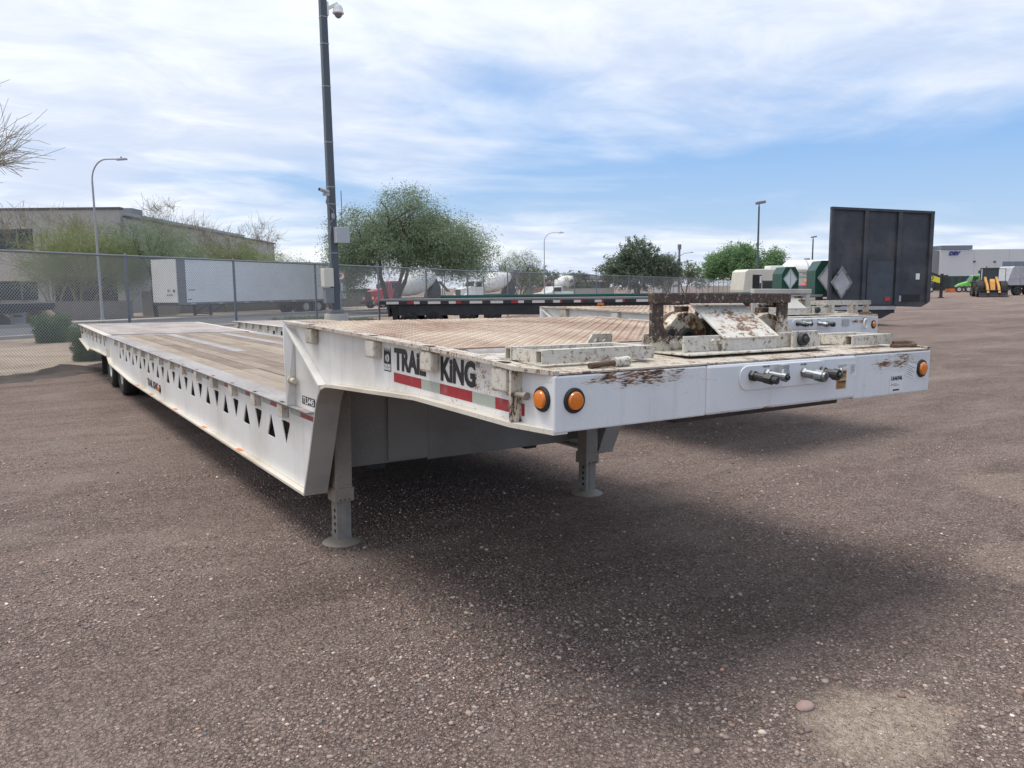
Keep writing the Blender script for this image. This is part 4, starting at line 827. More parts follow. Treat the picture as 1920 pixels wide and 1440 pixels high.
def bare_tree(name, label, loc, h, seed, mat='twig_pale', spread=0.5, r=0.12, n0=4, lvl=5, group='trees beyond the fence', leaf=None, ntw=6):
    rg = np.random.default_rng(seed); T = thing(name, label, 'tree', loc, 0, group)
    sg, tips = limbs(rg, (0, 0, 0), h, spread, lvl, r, n0, up=0.7)
    thick = [s for s in sg if s[2] > 0.045]; thin = [s for s in sg if s[2] <= 0.045]
    seg_mb(thick, 6).build('trunk', mat, T, smooth=True, fix=False)
    for tp in tips:
        for j in range(ntw):
            d = rg.normal(size=3)*0.5+np.array([0, 0, 0.55])+np.array([tp[0], tp[1], 0])*0.12; q = tp
            for s_ in range(3):
                d = d+rg.normal(size=3)*0.25; e = q+d*rg.uniform(0.16, 0.34)*h/8; thin.append((q, e, 0.012, 0.008)); q = e
    seg_mb(thin, 3, 0.008).build('crown', mat, T, fix=False)
    return T
def bush(name, label, loc, rx, ry, h, n, seed, leaf='leaf_bush', size=0.07, box=0.7):
    rg = np.random.default_rng(seed); T = thing(name, label, 'bush', loc)
    u = rg.normal(size=(n, 3)); u /= np.linalg.norm(u, axis=1)[:, None]; u = np.sign(u)*np.abs(u)**box; u /= np.maximum(np.abs(u).max(axis=1), 1e-3)[:, None]**0.75
    rr_ = rg.random(n)[:, None]**0.25*(1+rg.normal(size=(n, 1))*0.05); rr_ = rr_*(1+0.10*np.sin(5*u[:, :1]+7*u[:, 1:2]+seed)+0.07*np.sin(11*u[:, 2:]+9*u[:, :1])); P = u*rr_*np.array([rx, ry, h/2])+np.array([0, 0, h/2]); P[:, :2] *= (0.78+0.27*np.clip(P[:, 2:3]/h, 0, 1)); P[:, 2] = np.maximum(P[:, 2], 0.01)
    link('foliage', leaf_mesh('foliage', leaf, P, size*rg.uniform(0.6, 1.4, n), rg.normal(size=(n, 3))+u, 0.5, seed), T)
    MB().ellip((0, 0, h*0.48), (rx*0.72, ry*0.72, h*0.42)).build('dense_core', leaf, T, smooth=True)
    sg, tp = limbs(rg, (0, 0, 0), h*0.6, 0.5, 2, 0.03, 4); seg_mb(sg, 4).build('stem', 'bark', T, fix=False)
    return T
def gl(x, y, dz=0.0): return (x, y, hgt(x, y)+dz)
bush('clipped_shrub', 'dark green clipped shrub on the near side of the road, left', gl(0.15, 30.9), 0.62, 0.62, 1.0, 9000, 1)
bush('clipped_shrub', 'dark green clipped shrub just behind the trailer tail by the fence', gl(0.42, 19.9), 0.50, 0.50, 0.86, 12000, 2, size=0.055)
bush('low_shrub', 'low green shrub spreading left of the concrete pole base', gl(8.9, 28.4), 1.35, 0.9, 0.62, 7000, 3, 'leaf_grey', 0.08, 0.8)
bush('low_shrub', 'low green shrub right of the concrete pole base', gl(10.9, 27.9), 0.7, 0.6, 0.5, 3500, 4, 'leaf_grey', 0.08, 0.8)
bush('clipped_shrub', 'dark green shrub cut off at the left edge behind the fence', gl(-2.35, 20.4), 0.6, 0.6, 0.9, 6000, 6, size=0.06)
tree('mesquite_tree', 'large full mesquite tree with feathery drooping foliage right of the camera pole', gl(23.6, 52.3),
     [(1.1, -0.8, 6.5, 2.7, 2.6, 2.7), (-1.6, 0.9, 5.2, 2.5, 2.4, 2.5), (3.6, -2.2, 5.1, 2.6, 2.4, 2.3), (0.9, -0.5, 4.9, 3.8, 3.4, 1.8), (-2.3, 1.3, 3.6, 1.7, 1.8, 2.2), (4.7, -3.0, 4.2, 2.3, 2.0, 1.8)], 'leaf_mesquite', 125000, 0.185, 11, n0=3, r=0.22, spread=0.5, droop=0.8, lvl=4, clump=0.8, per=40, aspect=0.24)
tree('palo_verde_tree', 'yellow-green palo verde in front of the office building, nearest the street lamp', gl(3.7, 58.4), [(0, 0, 4.2, 3.4, 2.8, 1.9), (-1.4, 0.8, 3.2, 2.4, 2, 1.5), (1.6, -0.9, 3.4, 2.4, 2, 1.6)], 'leaf_verde', 40000, 0.18, 12, 'bark_green', 3, 0.16, droop=0.1, aspect=0.16, clump=0.75, per=36, spread=0.5)
tree('palo_verde_tree', 'green palo verde beside the front of the white box trailer', gl(8.1, 58.0), [(0, 0, 4.6, 2.8, 2.5, 1.9), (0.8, -0.5, 3.7, 2.4, 2, 1.5), (-1.0, 0.6, 3.2, 1.8, 1.8, 1.6)], 'leaf_mesquite', 32000, 0.18, 13, 'bark', 2, 0.15, droop=0.1, aspect=0.16, clump=0.75, per=36, spread=0.5)
tree('palo_verde_tree', 'pale palo verde rising behind the white box trailer', gl(14.6, 65.2), [(0, 0, 4.0, 3.2, 2.8, 1.8), (2.3, -1.4, 3.6, 2.6, 2.2, 1.5), (4.2, -2.4, 3.2, 2.0, 2.0, 1.3)], 'leaf_verde', 32000, 0.18, 14, 'bark_green', 3, 0.15, droop=0.1, aspect=0.16, clump=0.75, per=36, spread=0.6)
bare_tree('bare_tree', 'tall leafless tree at the left edge of the picture', gl(-7.3, 35.4), 9.8, 35, r=0.07, spread=0.5, n0=9, ntw=12)
bare_tree('bare_tree', 'leafless twiggy tree against the roofline left of the street lamp', gl(2.2, 64.0), 7.4, 32, r=0.07, spread=0.5)
bare_tree('bare_tree', 'leafless twiggy tree above the roof step', gl(10.6, 63.4), 7.2, 33, r=0.07, spread=0.5)
bare_tree('bare_tree', 'leafless twiggy tree at the far end of the grey building', gl(16.6, 67.8), 6.6, 34, r=0.07, spread=0.5)
tree('wispy_tree', 'thin pale wispy tree right of the big mesquite', gl(55.5, 81.8), [(0, 0, 4.3, 2.8, 2.6, 1.9), (-0.8, 0.4, 3.0, 2.2, 2, 1.5), (0.9, -0.6, 2.9, 2.3, 2, 1.5)], 'leaf_pale', 22000, 0.2, 15, 'bark', 3, 0.11, droop=0.3, aspect=0.16, clump=0.6, per=24)
tree('dark_tree', 'dark broadleaf tree far beyond the fence behind the winch', gl(74.6, 80.2), [(0, 0, 5.6, 2.7, 2.7, 2.4), (-2.0, 1.7, 3.8, 2.6, 2.4, 2.0), (2.1, -1.9, 3.9, 2.4, 2.3, 2.0), (0, 0, 3.2, 4.0, 3.6, 1.8)], 'leaf_dark', 36000, 0.30, 16, n0=2, r=0.2, droop=0.2, aspect=0.42, clump=0.6, per=26)
tree('dark_tree', 'small thin tree at the right of the dark broadleaf tree', gl(78.6, 78.0), [(0, 0, 4.4, 1.7, 1.7, 1.6), (0.4, -0.3, 2.9, 1.6, 1.5, 1.4)], 'leaf_dark', 6000, 0.24, 17, r=0.1, droop=0.3, aspect=0.3)
tree('pale_tree', 'low pale green tree between the dark tree and the bright one', gl(88.6, 84.4), [(0, 0, 3.6, 2.6, 2.4, 1.6), (1.4, -1.4, 2.8, 2.5, 2.2, 1.6), (-2.4, 2.2, 2.4, 2.0, 2.0, 1.5)], 'leaf_pale', 9000, 0.28, 18, r=0.12, droop=0.2, aspect=0.35)
tree('bright_tree', 'bright green rounded tree beside the shoebox yard light', gl(90.6, 74.6), [(-0.4, 0.5, 5.4, 2.9, 2.8, 2.1), (-2.4, 2.7, 4.2, 2.3, 2.2, 1.9), (2.5, -3.0, 4.8, 1.7, 1.7, 2.0), (0.6, -0.7, 3.4, 3.8, 3.4, 1.8)], 'leaf_bright', 46000, 0.30, 19, r=0.18, droop=0.5, aspect=0.36, clump=0.65)
tree('dark_tree', 'dark hedge-like tree low behind the fence left of the dark broadleaf tree', gl(66.5, 92.5), [(0, 0, 2.6, 4.2, 3, 1.8), (4, -3, 2.3, 3.2, 3, 1.5)], 'leaf_dark', 9000, 0.30, 20, r=0.14, droop=0.2, aspect=0.4)
tree('mesquite_tree', 'mesquite behind the fence under the big crown, over the parked dark car', gl(24.2, 66.5), [(0, 0, 2.6, 2.4, 2.4, 1.6), (-2.2, 1.4, 2.4, 2.4, 2.4, 1.5)], 'leaf_mesquite', 26000, 0.2, 21, r=0.13, droop=0.6, aspect=0.18, clump=0.6)
# ================================================================== poles, lamps, signs
def camera_pole():
    P = thing('camera_pole', 'tall dark grey pole with security cameras on a concrete base', 'pole', gl(7.17, 20.72)); P.rotation_euler = (0, rad(-0.35), 0)
    MB().lathe([(0.36, 0), (0.36, 0.90), (0.34, 0.93)], (0, 0, 0), (0, 0, 1), 28).build('concrete_base', 'concrete', P, smooth=True)
    MB().box((-0.24, -0.24, 0.93), (0.24, 0.24, 0.955)).box((-0.19, -0.19, 0.955), (0.19, 0.19, 1.05)).build('base_cover', 'mid_grey', P, bevel=0.01)
    MB().loft([(-0.115, -0.115, 1.0), (0.115, -0.115, 1.0), (0.115, 0.115, 1.0), (-0.115, 0.115, 1.0)], [(-0.095, -0.095, 11.5), (0.095, -0.095, 11.5), (0.095, 0.095, 11.5), (-0.095, 0.095, 11.5)]).build('mast', 'pole_paint', P, bevel=0.02)
    for z in (2.75, 4.2, 4.7, 6.0, 7.6, 8.8, 9.55): r = 0.122-0.0018*z; MB().box((-r, -r, z), (r, r, z+0.025)).build('band', 'galv', P)
    bxo = MB().box((-0.02, -0.36, 3.05), (0.40, -0.12, 3.52)).build('equipment_box', 'box_grey', P, bevel=0.012)
    MB().tube((0.24, -0.2, 3.53), (0.24, -0.2, 4.6), 0.014, n=8).build('antenna', 'mid_grey', bxo)
    bxo2 = MB().box((-0.42, -0.25, 1.75), (-0.12, 0.05, 2.30)).build('junction_box', 'cream', P, bevel=0.01)
    MB().box((-0.38, -0.22, 1.25), (-0.12, 0.02, 1.72)).build('meter_box', 'mid_grey', P, bevel=0.01)
    MB().box((0.12, -0.14, 1.62), (0.20, -0.02, 1.86)).build('outlet_box', 'box_grey', P, bevel=0.008)
    MB().path([(-0.15, -0.13, 4.45), (-0.22, -0.14, 4.25), (-0.10, -0.16, 4.1), (0.0, -0.16, 4.0), (-0.03, -0.16, 3.75), (-0.12, -0.15, 3.65), (-0.18, -0.15, 3.8), (-0.16, -0.15, 4.3)], 0.016, 6).build('cable', 'mid_grey', P, smooth=True)
    MB().path([(-0.1, -0.15, 3.55), (-0.15, -0.14, 3.2), (-0.14, -0.14, 2.8), (-0.16, -0.14, 2.5), (-0.28, -0.15, 2.29)], 0.016, 6).build('cable', 'mid_grey', P, smooth=True)
    MB().box((-0.06, -0.17, 3.78), (0.02, -0.125, 3.93)).build('splice_box', 'box_grey', P)
    bc = MB().tube((-0.12, -0.1, 4.55), (-0.46, -0.30, 4.60), 0.055, n=14).build('bullet_camera', 'box_grey', P, smooth=True)
    MB().tube((-0.46, -0.30, 4.60), (-0.465, -0.304, 4.601), 0.04, n=14).build('lens', 'glass_dark', bc); MB().box((-0.30, -0.16, 4.44), (-0.10, -0.08, 4.52)).build('bracket', 'box_grey', bc)
    dc = MB().lathe([(0.02, 0.0), (0.10, 0.02), (0.14, 0.10), (0.15, 0.20), (0.17, 0.23), (0.155, 0.26)], (0.42, -0.12, 9.95), (0, 0, -1), 20).build('dome_camera', 'white_plain', P, smooth=True)
    MB().lathe([(0.115, 0.0), (0.10, 0.06), (0.05, 0.11), (0.005, 0.125)], (0.42, -0.12, 9.69), (0, 0, -1), 18).build('dome', 'mid_grey', dc, smooth=True)
    MB().obox((0.1, -0.05, 9.80), (0.42, -0.12, 9.98), 0.07, 0.09).box((0.09, -0.09, 9.62), (0.15, 0.09, 10.0)).build('bracket', 'white_plain', dc, bevel=0.008)
camera_pole()
def street_lamp(loc, h, label, ad=(0.833, -0.554), reach=1.5, rise=1.25, r=0.085):
    P = thing('street_lamp', label, 'street lamp', loc, 0, 'curved street lamps'); a = Vector((*ad, 0))
    MB().tube((0, 0, 0), (0, 0, 0.25), r*1.7, r*1.6).tube((0, 0, 0.2), (0, 0, h), r, r*0.62).build('pole', 'galv', P, smooth=True)
    pts = [Vector((0, 0, h))+a*(reach*0.62*(1-math.cos(q)))+Vector((0, 0, rise*math.sin(q))) for q in np.linspace(0, math.pi/2, 8)]; pts.append(pts[-1]+a*reach*0.38)
    MB().path(pts, r*0.5, 8).build('arm', 'galv', P, smooth=True)
    e = pts[-1]; hd = MB().obox(e-Vector((0, 0, 0.03)), e+a*0.62-Vector((0, 0, 0.0)), 0.26, 0.10).build('lamp_head', 'box_grey', P, bevel=0.02)
    MB().tube(e+a*0.3+Vector((0, 0, 0.04)), e+a*0.3+Vector((0, 0, 0.14)), 0.04, n=8).build('photocell', 'mid_grey', hd)
street_lamp(gl(3.9, 50.6), 8.3, 'tall galvanised street lamp with curved arm in front of the grey building')
street_lamp(gl(51.4, 70.6), 6.9, 'distant curved street lamp right of the wispy tree', reach=1.6, rise=1.0, r=0.07)
P = thing('utility_pole', 'distant pole with two arms reaching right beyond the fence', 'pole', gl(91.5, 88.6))
MB().tube((0, 0, 0), (0, 0, 8.2), 0.20, 0.16).build('pole', 'mid_grey', P); MB().tube((0, 0, 7.4), (0, 0, 8.2), 0.3).build('pole_cap', 'mid_grey', P)
for z in (5.0, 6.3): MB().path([(0, 0, z), (0.6, -0.4, z+0.45), (1.5, -1.0, z+0.6)], 0.05, 6).box((1.4, -1.15, z+0.55), (2.0, -0.9, z+0.66)).build('arm', 'galv', P)
def yard_light(loc, h, label, k=1.0):
    P = thing('yard_light', label, 'yard light', loc, 0, 'shoebox yard lights'); MB().tube((0, 0, 0), (0, 0, 0.7), 0.28).build('footing', 'concrete', P)
    MB().tube((0, 0, 0.6), (0, 0, h), 0.10*k, 0.07*k).build('pole', 'pole_paint', P, smooth=True)
    MB().obox((-0.22, 0.15, h+0.28), (0.42, -0.28, h+0.40), 0.44, 0.22).build('lamp_head', 'mid_grey', P, bevel=0.03); MB().tube((0, 0, h-0.05), (0, 0, h+0.22), 0.05).build('bracket', 'mid_grey', P)
yard_light(gl(52.85, 41.84), 8.1, 'dark yard light pole with a boxy head before the bright green tree'); yard_light(gl(104.4, 73.1), 8.4, 'smaller distant yard light pole left of the black bulkhead', 1.4)
P = thing('parking_sign', 'small red and white no-parking sign on a thin post beside the camera pole', 'sign', gl(17.35, 46.3)); 
MB().box((-0.03, -0.03, 0), (0.03, 0.03, 3.0)).build('post', 'mid_grey', P); sg_ = MB().lathe([(0.26, 0), (0.26, 0.012)], (0.02, -0.05, 2.66), (-0.42, -0.9, 0), 20).build('sign_face', 'decal_white', P)
MB().lathe([(0.255, 0), (0.255, 0.006), (0.20, 0.006), (0.20, 0)], (0.015, -0.064, 2.66), (-0.42, -0.9, 0), 20, False).build('sign_ring', 'sign_red', sg_)
text('sign_letter', 'P', 0.34, 'decal_black', sg_, (-0.08, -0.03, 2.55), (0.9, -0.42, 0), (0, 0, 1), bold=0.012)
P = thing('box_sign', 'small white lettered sign standing between boulders across the road', 'sign', gl(-0.45, 48.6)); MB().box((-0.36, -0.04, 0.15), (0.36, 0.04, 0.95)).build('sign_face', 'decal_white', P, bevel=0.01)
MB().box((-0.36, -0.03, 0), (-0.30, 0.03, 0.15)).build('post', 'white_plain', P); MB().box((0.30, -0.03, 0), (0.36, 0.03, 0.15)).build('post', 'white_plain', P); MB().box((-0.25, -0.048, 0.72), (0.25, -0.041, 0.82)).build('sign_band', 'mid_grey', P); MB().box((-0.2, -0.048, 0.5), (0.2, -0.041, 0.58)).build('sign_band', 'mid_grey', P)
for i, (x, y, a, b_, c_, lb) in enumerate(((-1.9, 49.3, 1.3, 0.8, 0.62, 'long tan boulder left of the white box sign'), (0.7, 49.4, 0.75, 0.65, 0.75, 'rounded tan boulder right of the white box sign'))):
    rg = np.random.default_rng(i); mb = MB().ellip((0, 0, c_*0.35), (a, b_, c_), 16, 10); mb.v = [(v[0]*(1+0.1*math.sin(5*v[1]+i)), v[1], v[2]*(1+0.12*math.sin(4*v[0]+2*i))) for v in mb.v]
    o = mb.build('boulder', 'boulder', None, smooth=True, loc=gl(x, y)); tag(o, lb, 'boulder')
# ================================================================== buildings
U_ = Vector((0.833, -0.554, 0)); V_ = Vector((0.554, 0.833, 0))
AR, AV = math.atan2(-0.554, 0.833), math.atan2(0.833, 0.554)
def office():
    B = thing('office_building', 'long grey industrial building with ribbon windows behind the palo verdes', 'building', (7.65, 69.3, -0.25), AR)
    # local: x runs along the front (negative = left), y recedes
    n = 20
    for i in range(n):
        x1 = -i*1.2-0.0; MB().box((x1-1.19, 0, 6.95 if x1 < -6.0 else 0), (x1, 0.3, 8.45)).build('wall_panel', 'building_grey', B)
    MB().box((-24, 0.3, 0), (-0.01, 30, 8.3)).build('wall', 'building_grey', B)
    MB().box((-24.2, -0.12, 8.45), (0.1, 0.5, 8.62)).build('parapet_cap', 'building_dark', B)
    for i in range(34):
        y0 = 0.32+i*1.2; MB().box((-0.0, y0, 0), (0.16, y0+1.19, 7.82)).build('wall_panel', 'building_grey', B)
    MB().box((-10, 30.1, 0), (-0.02, 41.2, 7.8)).build('wall', 'building_grey', B); MB().box((-0.3, 0.52, 7.82), (0.28, 41.3, 7.99)).build('parapet_cap', 'building_dark', B)
    for k in range(8):
        x1 = -6.55-k*2.0; wn = MB().box((x1-1.92, 0.05, 5.40), (x1, 0.22, 6.90)).build('window', 'glass_green', B); MB().box((x1, 0.0, 5.35), (x1+0.08, 0.2, 6.95)).build('mullion', 'mid_grey', wn)
        w2 = MB().box((x1-1.92, 0.05, 1.2), (x1, 0.22, 2.65)).build('window', 'glass_green', B); MB().box((x1, 0.0, 0.9), (x1+0.08, 0.2, 2.7)).build('mullion', 'mid_grey', w2)
        MB().box((x1-1.99, -0.35, 2.72), (x1, 0.2, 5.25)).build('fascia_panel', 'building_tan', B)
    MB().box((-6.0, -0.02, 0.2), (-0.6, -0.01, 3.0)).build('wall_shade', 'glass_dark', B); MB().box((1.5, -6, 8.0), (3.0, -5, 8.0))  # first box: dark sheet painting the shade low on the wall
    MB().box((-2.6, 4, 8.3), (-0.9, 6, 8.95)).build('rooftop_unit', 'mid_grey', B)
office()
def wall_run(name, label, a, b_, h, th, mat='blockwall'):
    a = Vector((*a, 0)); b_ = Vector((*b_, 0)); L = (b_-a).length; T = thing(name, label, 'wall', gl(a.x, a.y), math.atan2(b_.y-a.y, b_.x-a.x)); n = max(1, int(L/0.82))
    MB().box((0.02, 0.02, -0.1), (L-0.02, th-0.02, h-0.02)).build('core', mat, T)
    rows = max(1, int(h/0.41)); me = None
    for i in range(n):
        for j in range(rows):
            w_ = L/n; hh = h/rows
            if me is None: me = MB().box((0.006, 0, 0.006), (w_-0.006, th, hh-0.006)).mesh('block', mat)
            link('block', me, T, loc=(i*w_, 0, j*hh))
    MB().box((-0.03, -0.03, h), (L+0.03, th+0.03, h+0.07)).build('coping', mat, T)
wall_run('screen_wall', 'low grey block wall under the palo verde across the road', (-8, 54.5), (6.2, 54.9), 1.15, 0.25)
wall_run('screen_wall', 'square tan block wall end beside the front of the white box trailer', (7.6, 60.6), (9.9, 60.3), 1.75, 0.6, 'building_tan')
wall_run('screen_wall', 'long dark block wall behind the white box trailer', (10.0, 64.2), (34, 75), 1.35, 0.25)
wall_run('screen_wall', 'pale concrete block wall in front of the orange mixer', (57.5, 83.4), (70.5, 80.6), 1.45, 0.6, 'concrete')
def dsv():
    A = Vector((-1.603, -2.15, 0))+V_*189+U_*99.0; B = thing('warehouse', 'large white warehouse with dark blue letters at the right horizon', 'building', (A.x, A.y, 0), AR)
    for i in range(9):
        x0 = 4.3+i*8.3; MB().box((x0, 0, 0), (x0+8.26, 6, 9.35)).build('wall_panel', 'dsv_white', B)
    MB().box((4.3, 6.01, 0), (79, 60, 9.2)).build('wall', 'dsv_white', B)
    MB().box((-1.2, 1.5, 0), (2.8, 50, 9.7)).build('wall', 'dsv_white', B); MB().box((-1.4, 1.2, 9.7), (3.0, 8, 10.7)).build('parapet_cap', 'dsv_grey', B); MB().box((2.85, 0.4, 0), (4.25, 8, 9.2)).build('wall_panel', 'mid_grey', B)
    MB().box((4.3, -0.25, 9.4), (11.8, 5, 10.35)).build('parapet_cap', 'dsv_grey', B)
    text('sign_letters', 'DSV', 1.25, 'dsv_blue', B, (6.3, -0.15, 8.05), (1, 0, 0), (0, 0, 1), width=2.75, bold=0.07, extrude=0.06, shear=0.25)
    for k in range(8): x0 = 19.4+k*2.4; wn = MB().box((x0, -0.05, 5.3), (x0+2.3, 0.05, 6.4)).build('window', 'dsv_grey', B)
    for k in range(4): x0 = 21.0+k*5; MB().box((x0, -0.05, 0), (x0+3.6, 0.05, 3.4)).build('dock_door', 'mid_grey', B)
    for x0, z0 in ((12.3, 6.3), (17.2, 6.2)): MB().box((x0, -0.2, z0), (x0+0.5, 0.0, z0+0.35)).build('wall_light', 'dark_grey', B)
dsv()
B = thing('metal_shed', 'low dark steel shed with pale roof beyond the orange mixer', 'building', (88.2, 118.6, -0.2), math.atan2(-5.8, 7.2))
MB().box((0, 0, 0), (11, 9, 3.0)).build('wall', 'building_dark', B); MB().prism([(-0.4, 3.0), (11.4, 3.0), (11.4, 3.25), (5.5, 4.3), (-0.4, 3.25)], 'y', -0.5, 9.5).build('roof', 'mid_grey', B)
MB().box((3.2, -3.0, 2.6), (11.6, -0.55, 2.85)).build('canopy', 'white_plain', B)
for k in range(3): MB().box((1.0+k*3.2, -0.04, 0.6), (2.8+k*3.2, 0.0, 2.2)).build('window', 'dsv_grey', B)
B = thing('white_shed', 'small white shed glimpsed under the dark trees', 'building', (95.8, 98.8, -0.2), math.atan2(-2.4, 2.4)); MB().box((0, 0, 0), (4.2, 5, 3.2)).build('wall', 'white_plain', B); MB().prism([(-0.2, 3.2), (4.4, 3.2), (2.1, 4.1)], 'y', -0.2, 5.2).build('roof', 'mid_grey', B); MB().box((1.4, -0.03, 0), (2.6, 0, 2.2)).build('door', 'mid_grey', B)
# ================================================================== other vehicles in the yard and on the road
def box_trailer():
    T = thing('box_trailer', 'long white box semi-trailer parked on the road behind the fence', 'trailer', gl(8.55, 52.2), 0.437)
    L, W_, zb, zt = 15.6, 2.6, 1.05, 3.90
    # local x along the near side to the rear, y to the far side
    for i in range(12):
        a = 0.62+i*(L-0.64)/12; MB().box((a, 0.0, zb), (a+(L-0.64)/12-0.008, 0.04, zt-0.06)).build('side_panel', 'white_box', T)
        MB().box((a, W_-0.04, zb), (a+(L-0.64)/12-0.008, W_, zt-0.06)).build('side_panel', 'white_box', T)
    MB().box((0.0, -0.02, zb), (0.615, 0.05, zt-0.06)).build('corner_panel', 'mid_grey', T)
    MB().box((-0.06, 0.0, zb), (0.0, W_, zt-0.05)).build('front_panel', 'white_box_front', T, bevel=0.02)
    MB().box((L-0.02, 0.03, zb), (L+0.02, W_-0.03, zt-0.1)).build('rear_door', 'white_box', T)
    MB().box((-0.05, -0.01, zt-0.06), (L+0.03, W_+0.01, zt)).build('top_rail', 'galv', T); MB().box((0.0, 0.045, zb+0.002), (L-0.03, W_-0.045, zt-0.07)).build('cargo_body', 'white_box', T)
    MB().box((0.0, -0.03, zb-0.14), (L, 0.06, zb)).build('bottom_rail', 'mid_grey', T); MB().box((0.0, 0.1, zb-0.2), (L, W_-0.1, zb-0.03)).build('floor_frame', 'dark_grey', T)
    for k in range(13): MB().box((0.9+k*1.1, -0.034, zb-0.12), (1.25+k*1.1, -0.031, zb-0.05)).build('reflector', 'tape_red_old' if k % 2 else 'tape_white', T)
    for k in range(3): MB().lathe([(0.055, 0), (0.055, 0.03)], (-0.065, 0.55+0.22*k, 1.55), (-1, 0, 0), 12).build('air_port', 'dark_grey', T)
    MB().box((-0.064, 0.72, 1.74), (-0.0605, 0.80, 1.92)).box((-0.064, 0.85, 1.74), (-0.0605, 1.02, 1.92)).build('number_mark', 'dsv_grey', T); MB().lathe([(0.09, 0), (0.09, 0.03)], (-0.065, 0.3, 1.82), (-1, 0, 0), 12).build('air_port', 'dark_grey', T)
    MB().box((0.78, -0.004, 1.84), (1.3, -0.001, 1.90)).box((0.72, -0.004, 1.22), (1.02, -0.001, 1.29)).build('number_mark', 'decal_ink', T)
    for y in (0.45, W_-0.45):
        lg = MB().box((2.7, y-0.07, 0.1), (2.84, y+0.07, 0.9)).build('landing_leg', 'dark_grey', T); MB().box((2.6, y-0.14, 0.0), (2.94, y+0.14, 0.06)).build('foot_plate', 'dark_grey', lg)
        MB().obox((2.77, y, 0.3), (4.0, y, 0.88), 0.06, 0.06).build('brace', 'dark_grey', T)
    MB().obox((2.77, 0.45, 0.25), (2.77, W_-0.45, 0.25), 0.06, 0.08).build('cross_brace', 'dark_grey', T)
    for x in (11.2, 12.5):
        wheel(T, (x, 0.05, 0.50), 0.5, 0.26, (0, -1, 0), dual=True); wheel(T, (x, W_-0.05, 0.50), 0.5, 0.26, (0, 1, 0), dual=True); MB().tube((x, 0.2, 0.5), (x, W_-0.2, 0.5), 0.08).build('axle', 'dark_grey', T)
    MB().box((10.2, 0.1, 0.45), (10.22, 0.75, 0.9)).build('mud_flap', 'rubber', T); MB().box((13.3, 0.1, 0.15), (13.32, 0.75, 0.9)).build('mud_flap', 'rubber', T); MB().box((10.3, 0.55, 0.62), (13.4, W_-0.55, 0.84)).build('bogie', 'dark_grey', T)
    MB().box((L-0.05, 0.2, 0.45), (L, W_-0.2, 0.56)).box((L-0.05, 0.7, 0.56), (L, 0.78, 0.9)).box((L-0.05, 1.8, 0.56), (L, 1.88, 0.9)).build('bumper', 'galv', T)
box_trailer()
def flatbed(name, label, loc, rz, L, z, side, deck, tapes, wr=0.39, wheels=(1.1, 2.05), wide=2.55, depth=0.42):
    T = thing(name, label, 'trailer', loc, rz)
    MB().box((0, 0, z-0.06), (L, wide, z)).build('deck', deck, T); MB().box((-0.02, -0.03, z-0.19), (L+0.02, 0.05, z-0.055)).build('side_rail', side, T); MB().box((-0.02, wide-0.05, z-0.19), (L+0.02, wide+0.03, z-0.055)).build('side_rail', side, T)
    MB().box((-0.03, -0.02, z-0.004), (L+0.03, 0.09, z+0.03)).build('edge_strip', 'galv' if deck != 'green_deck' else 'green_deck', T)
    MB().prism([(0.35, z-0.2), (L, z-0.2), (L, z-0.35), (L-3.2, z-0.2-depth), (0.5, z-0.2-depth)], 'y', 0.12, 0.2).build('main_rail', side, T); MB().prism([(0.35, z-0.2), (L, z-0.2), (L, z-0.35), (L-3.2, z-0.2-depth), (0.5, z-0.2-depth)], 'y', wide-0.2, wide-0.12).build('main_rail', side, T)
    MB().box((0.3, 0.05, z-0.19), (0.36, wide-0.05, z-0.66)).build('rear_bumper', side, T)
    if tapes:
        r_ = random.Random(8); x = 0.25
        while x < L-0.5:
            k = r_.random(); w_ = 0.48
            MB().box((x, -0.036, z-0.172), (x+w_*(1 if k < .45 else .55), -0.031, z-0.075)).build('reflector', 'tape_white' if k < .85 else 'tape_red', T)
            if k >= .45: MB().box((x+w_*0.55, -0.036, z-0.172), (x+w_*(0.72 if k < .7 else 1), -0.031, z-0.075)).build('reflector', 'tape_red' if k < .85 else 'tape_white', T)
            x += 0.80
        MB().box((8.35, -0.05, z-0.28), (8.6, -0.02, z-0.2)).build('marker_light', 'amber', T); MB().box((-0.05, 0.2, z-0.32), (-0.01, 0.42, z-0.22)).build('tail_light', 'sign_red', T)
    gz_ = -loc[2]+0.0
    for x in wheels:
        wheel(T, (x, 0.06, wr), wr, 0.24, (0, -1, 0), 'dark_grey', True); wheel(T, (x, wide-0.06, wr), wr, 0.24, (0, 1, 0), 'dark_grey', True); MB().tube((x, 0.2, wr), (x, wide-0.2, wr), 0.07).build('axle', 'dark_grey', T)
    MB().box((wheels[0]-wr-0.25, 0.1, wr), (wheels[0]-wr-0.05, 0.7, z-0.3)).build('mud_flap', 'rubber', T)
    for y in (0.35, wide-0.35): MB().box((L-4.0, y-0.07, 0.03), (L-3.86, y+0.07, z-0.2)).box((L-4.1, y-0.15, 0.0), (L-3.76, y+0.15, 0.05)).build('landing_leg', side, T)
    return T
flatbed('flatbed_trailer', 'low black flatbed trailer with red and white reflectors along its side', (10.80, 25.60, -0.09), math.atan2(-0.55, 0.835), 17.0, 1.27, 'black_paint', 'steel_strip', True)
flatbed('flatbed_trailer', 'green-decked flatbed trailer just behind the black flatbed', (15.1, 28.65, -0.02), math.atan2(-0.56, 0.83), 16.0, 1.27, 'black_paint', 'green_deck', False, wheels=(1.2, 2.3))
flatbed('flatbed_trailer', 'dark flatbed trailer parked on the road at the left edge', (-9.6, 44.6, -0.25), 0.437*0.55, 11.2, 1.25, 'dark_grey', 'dark_grey', False, wheels=(1.2, 2.3), wr=0.45)
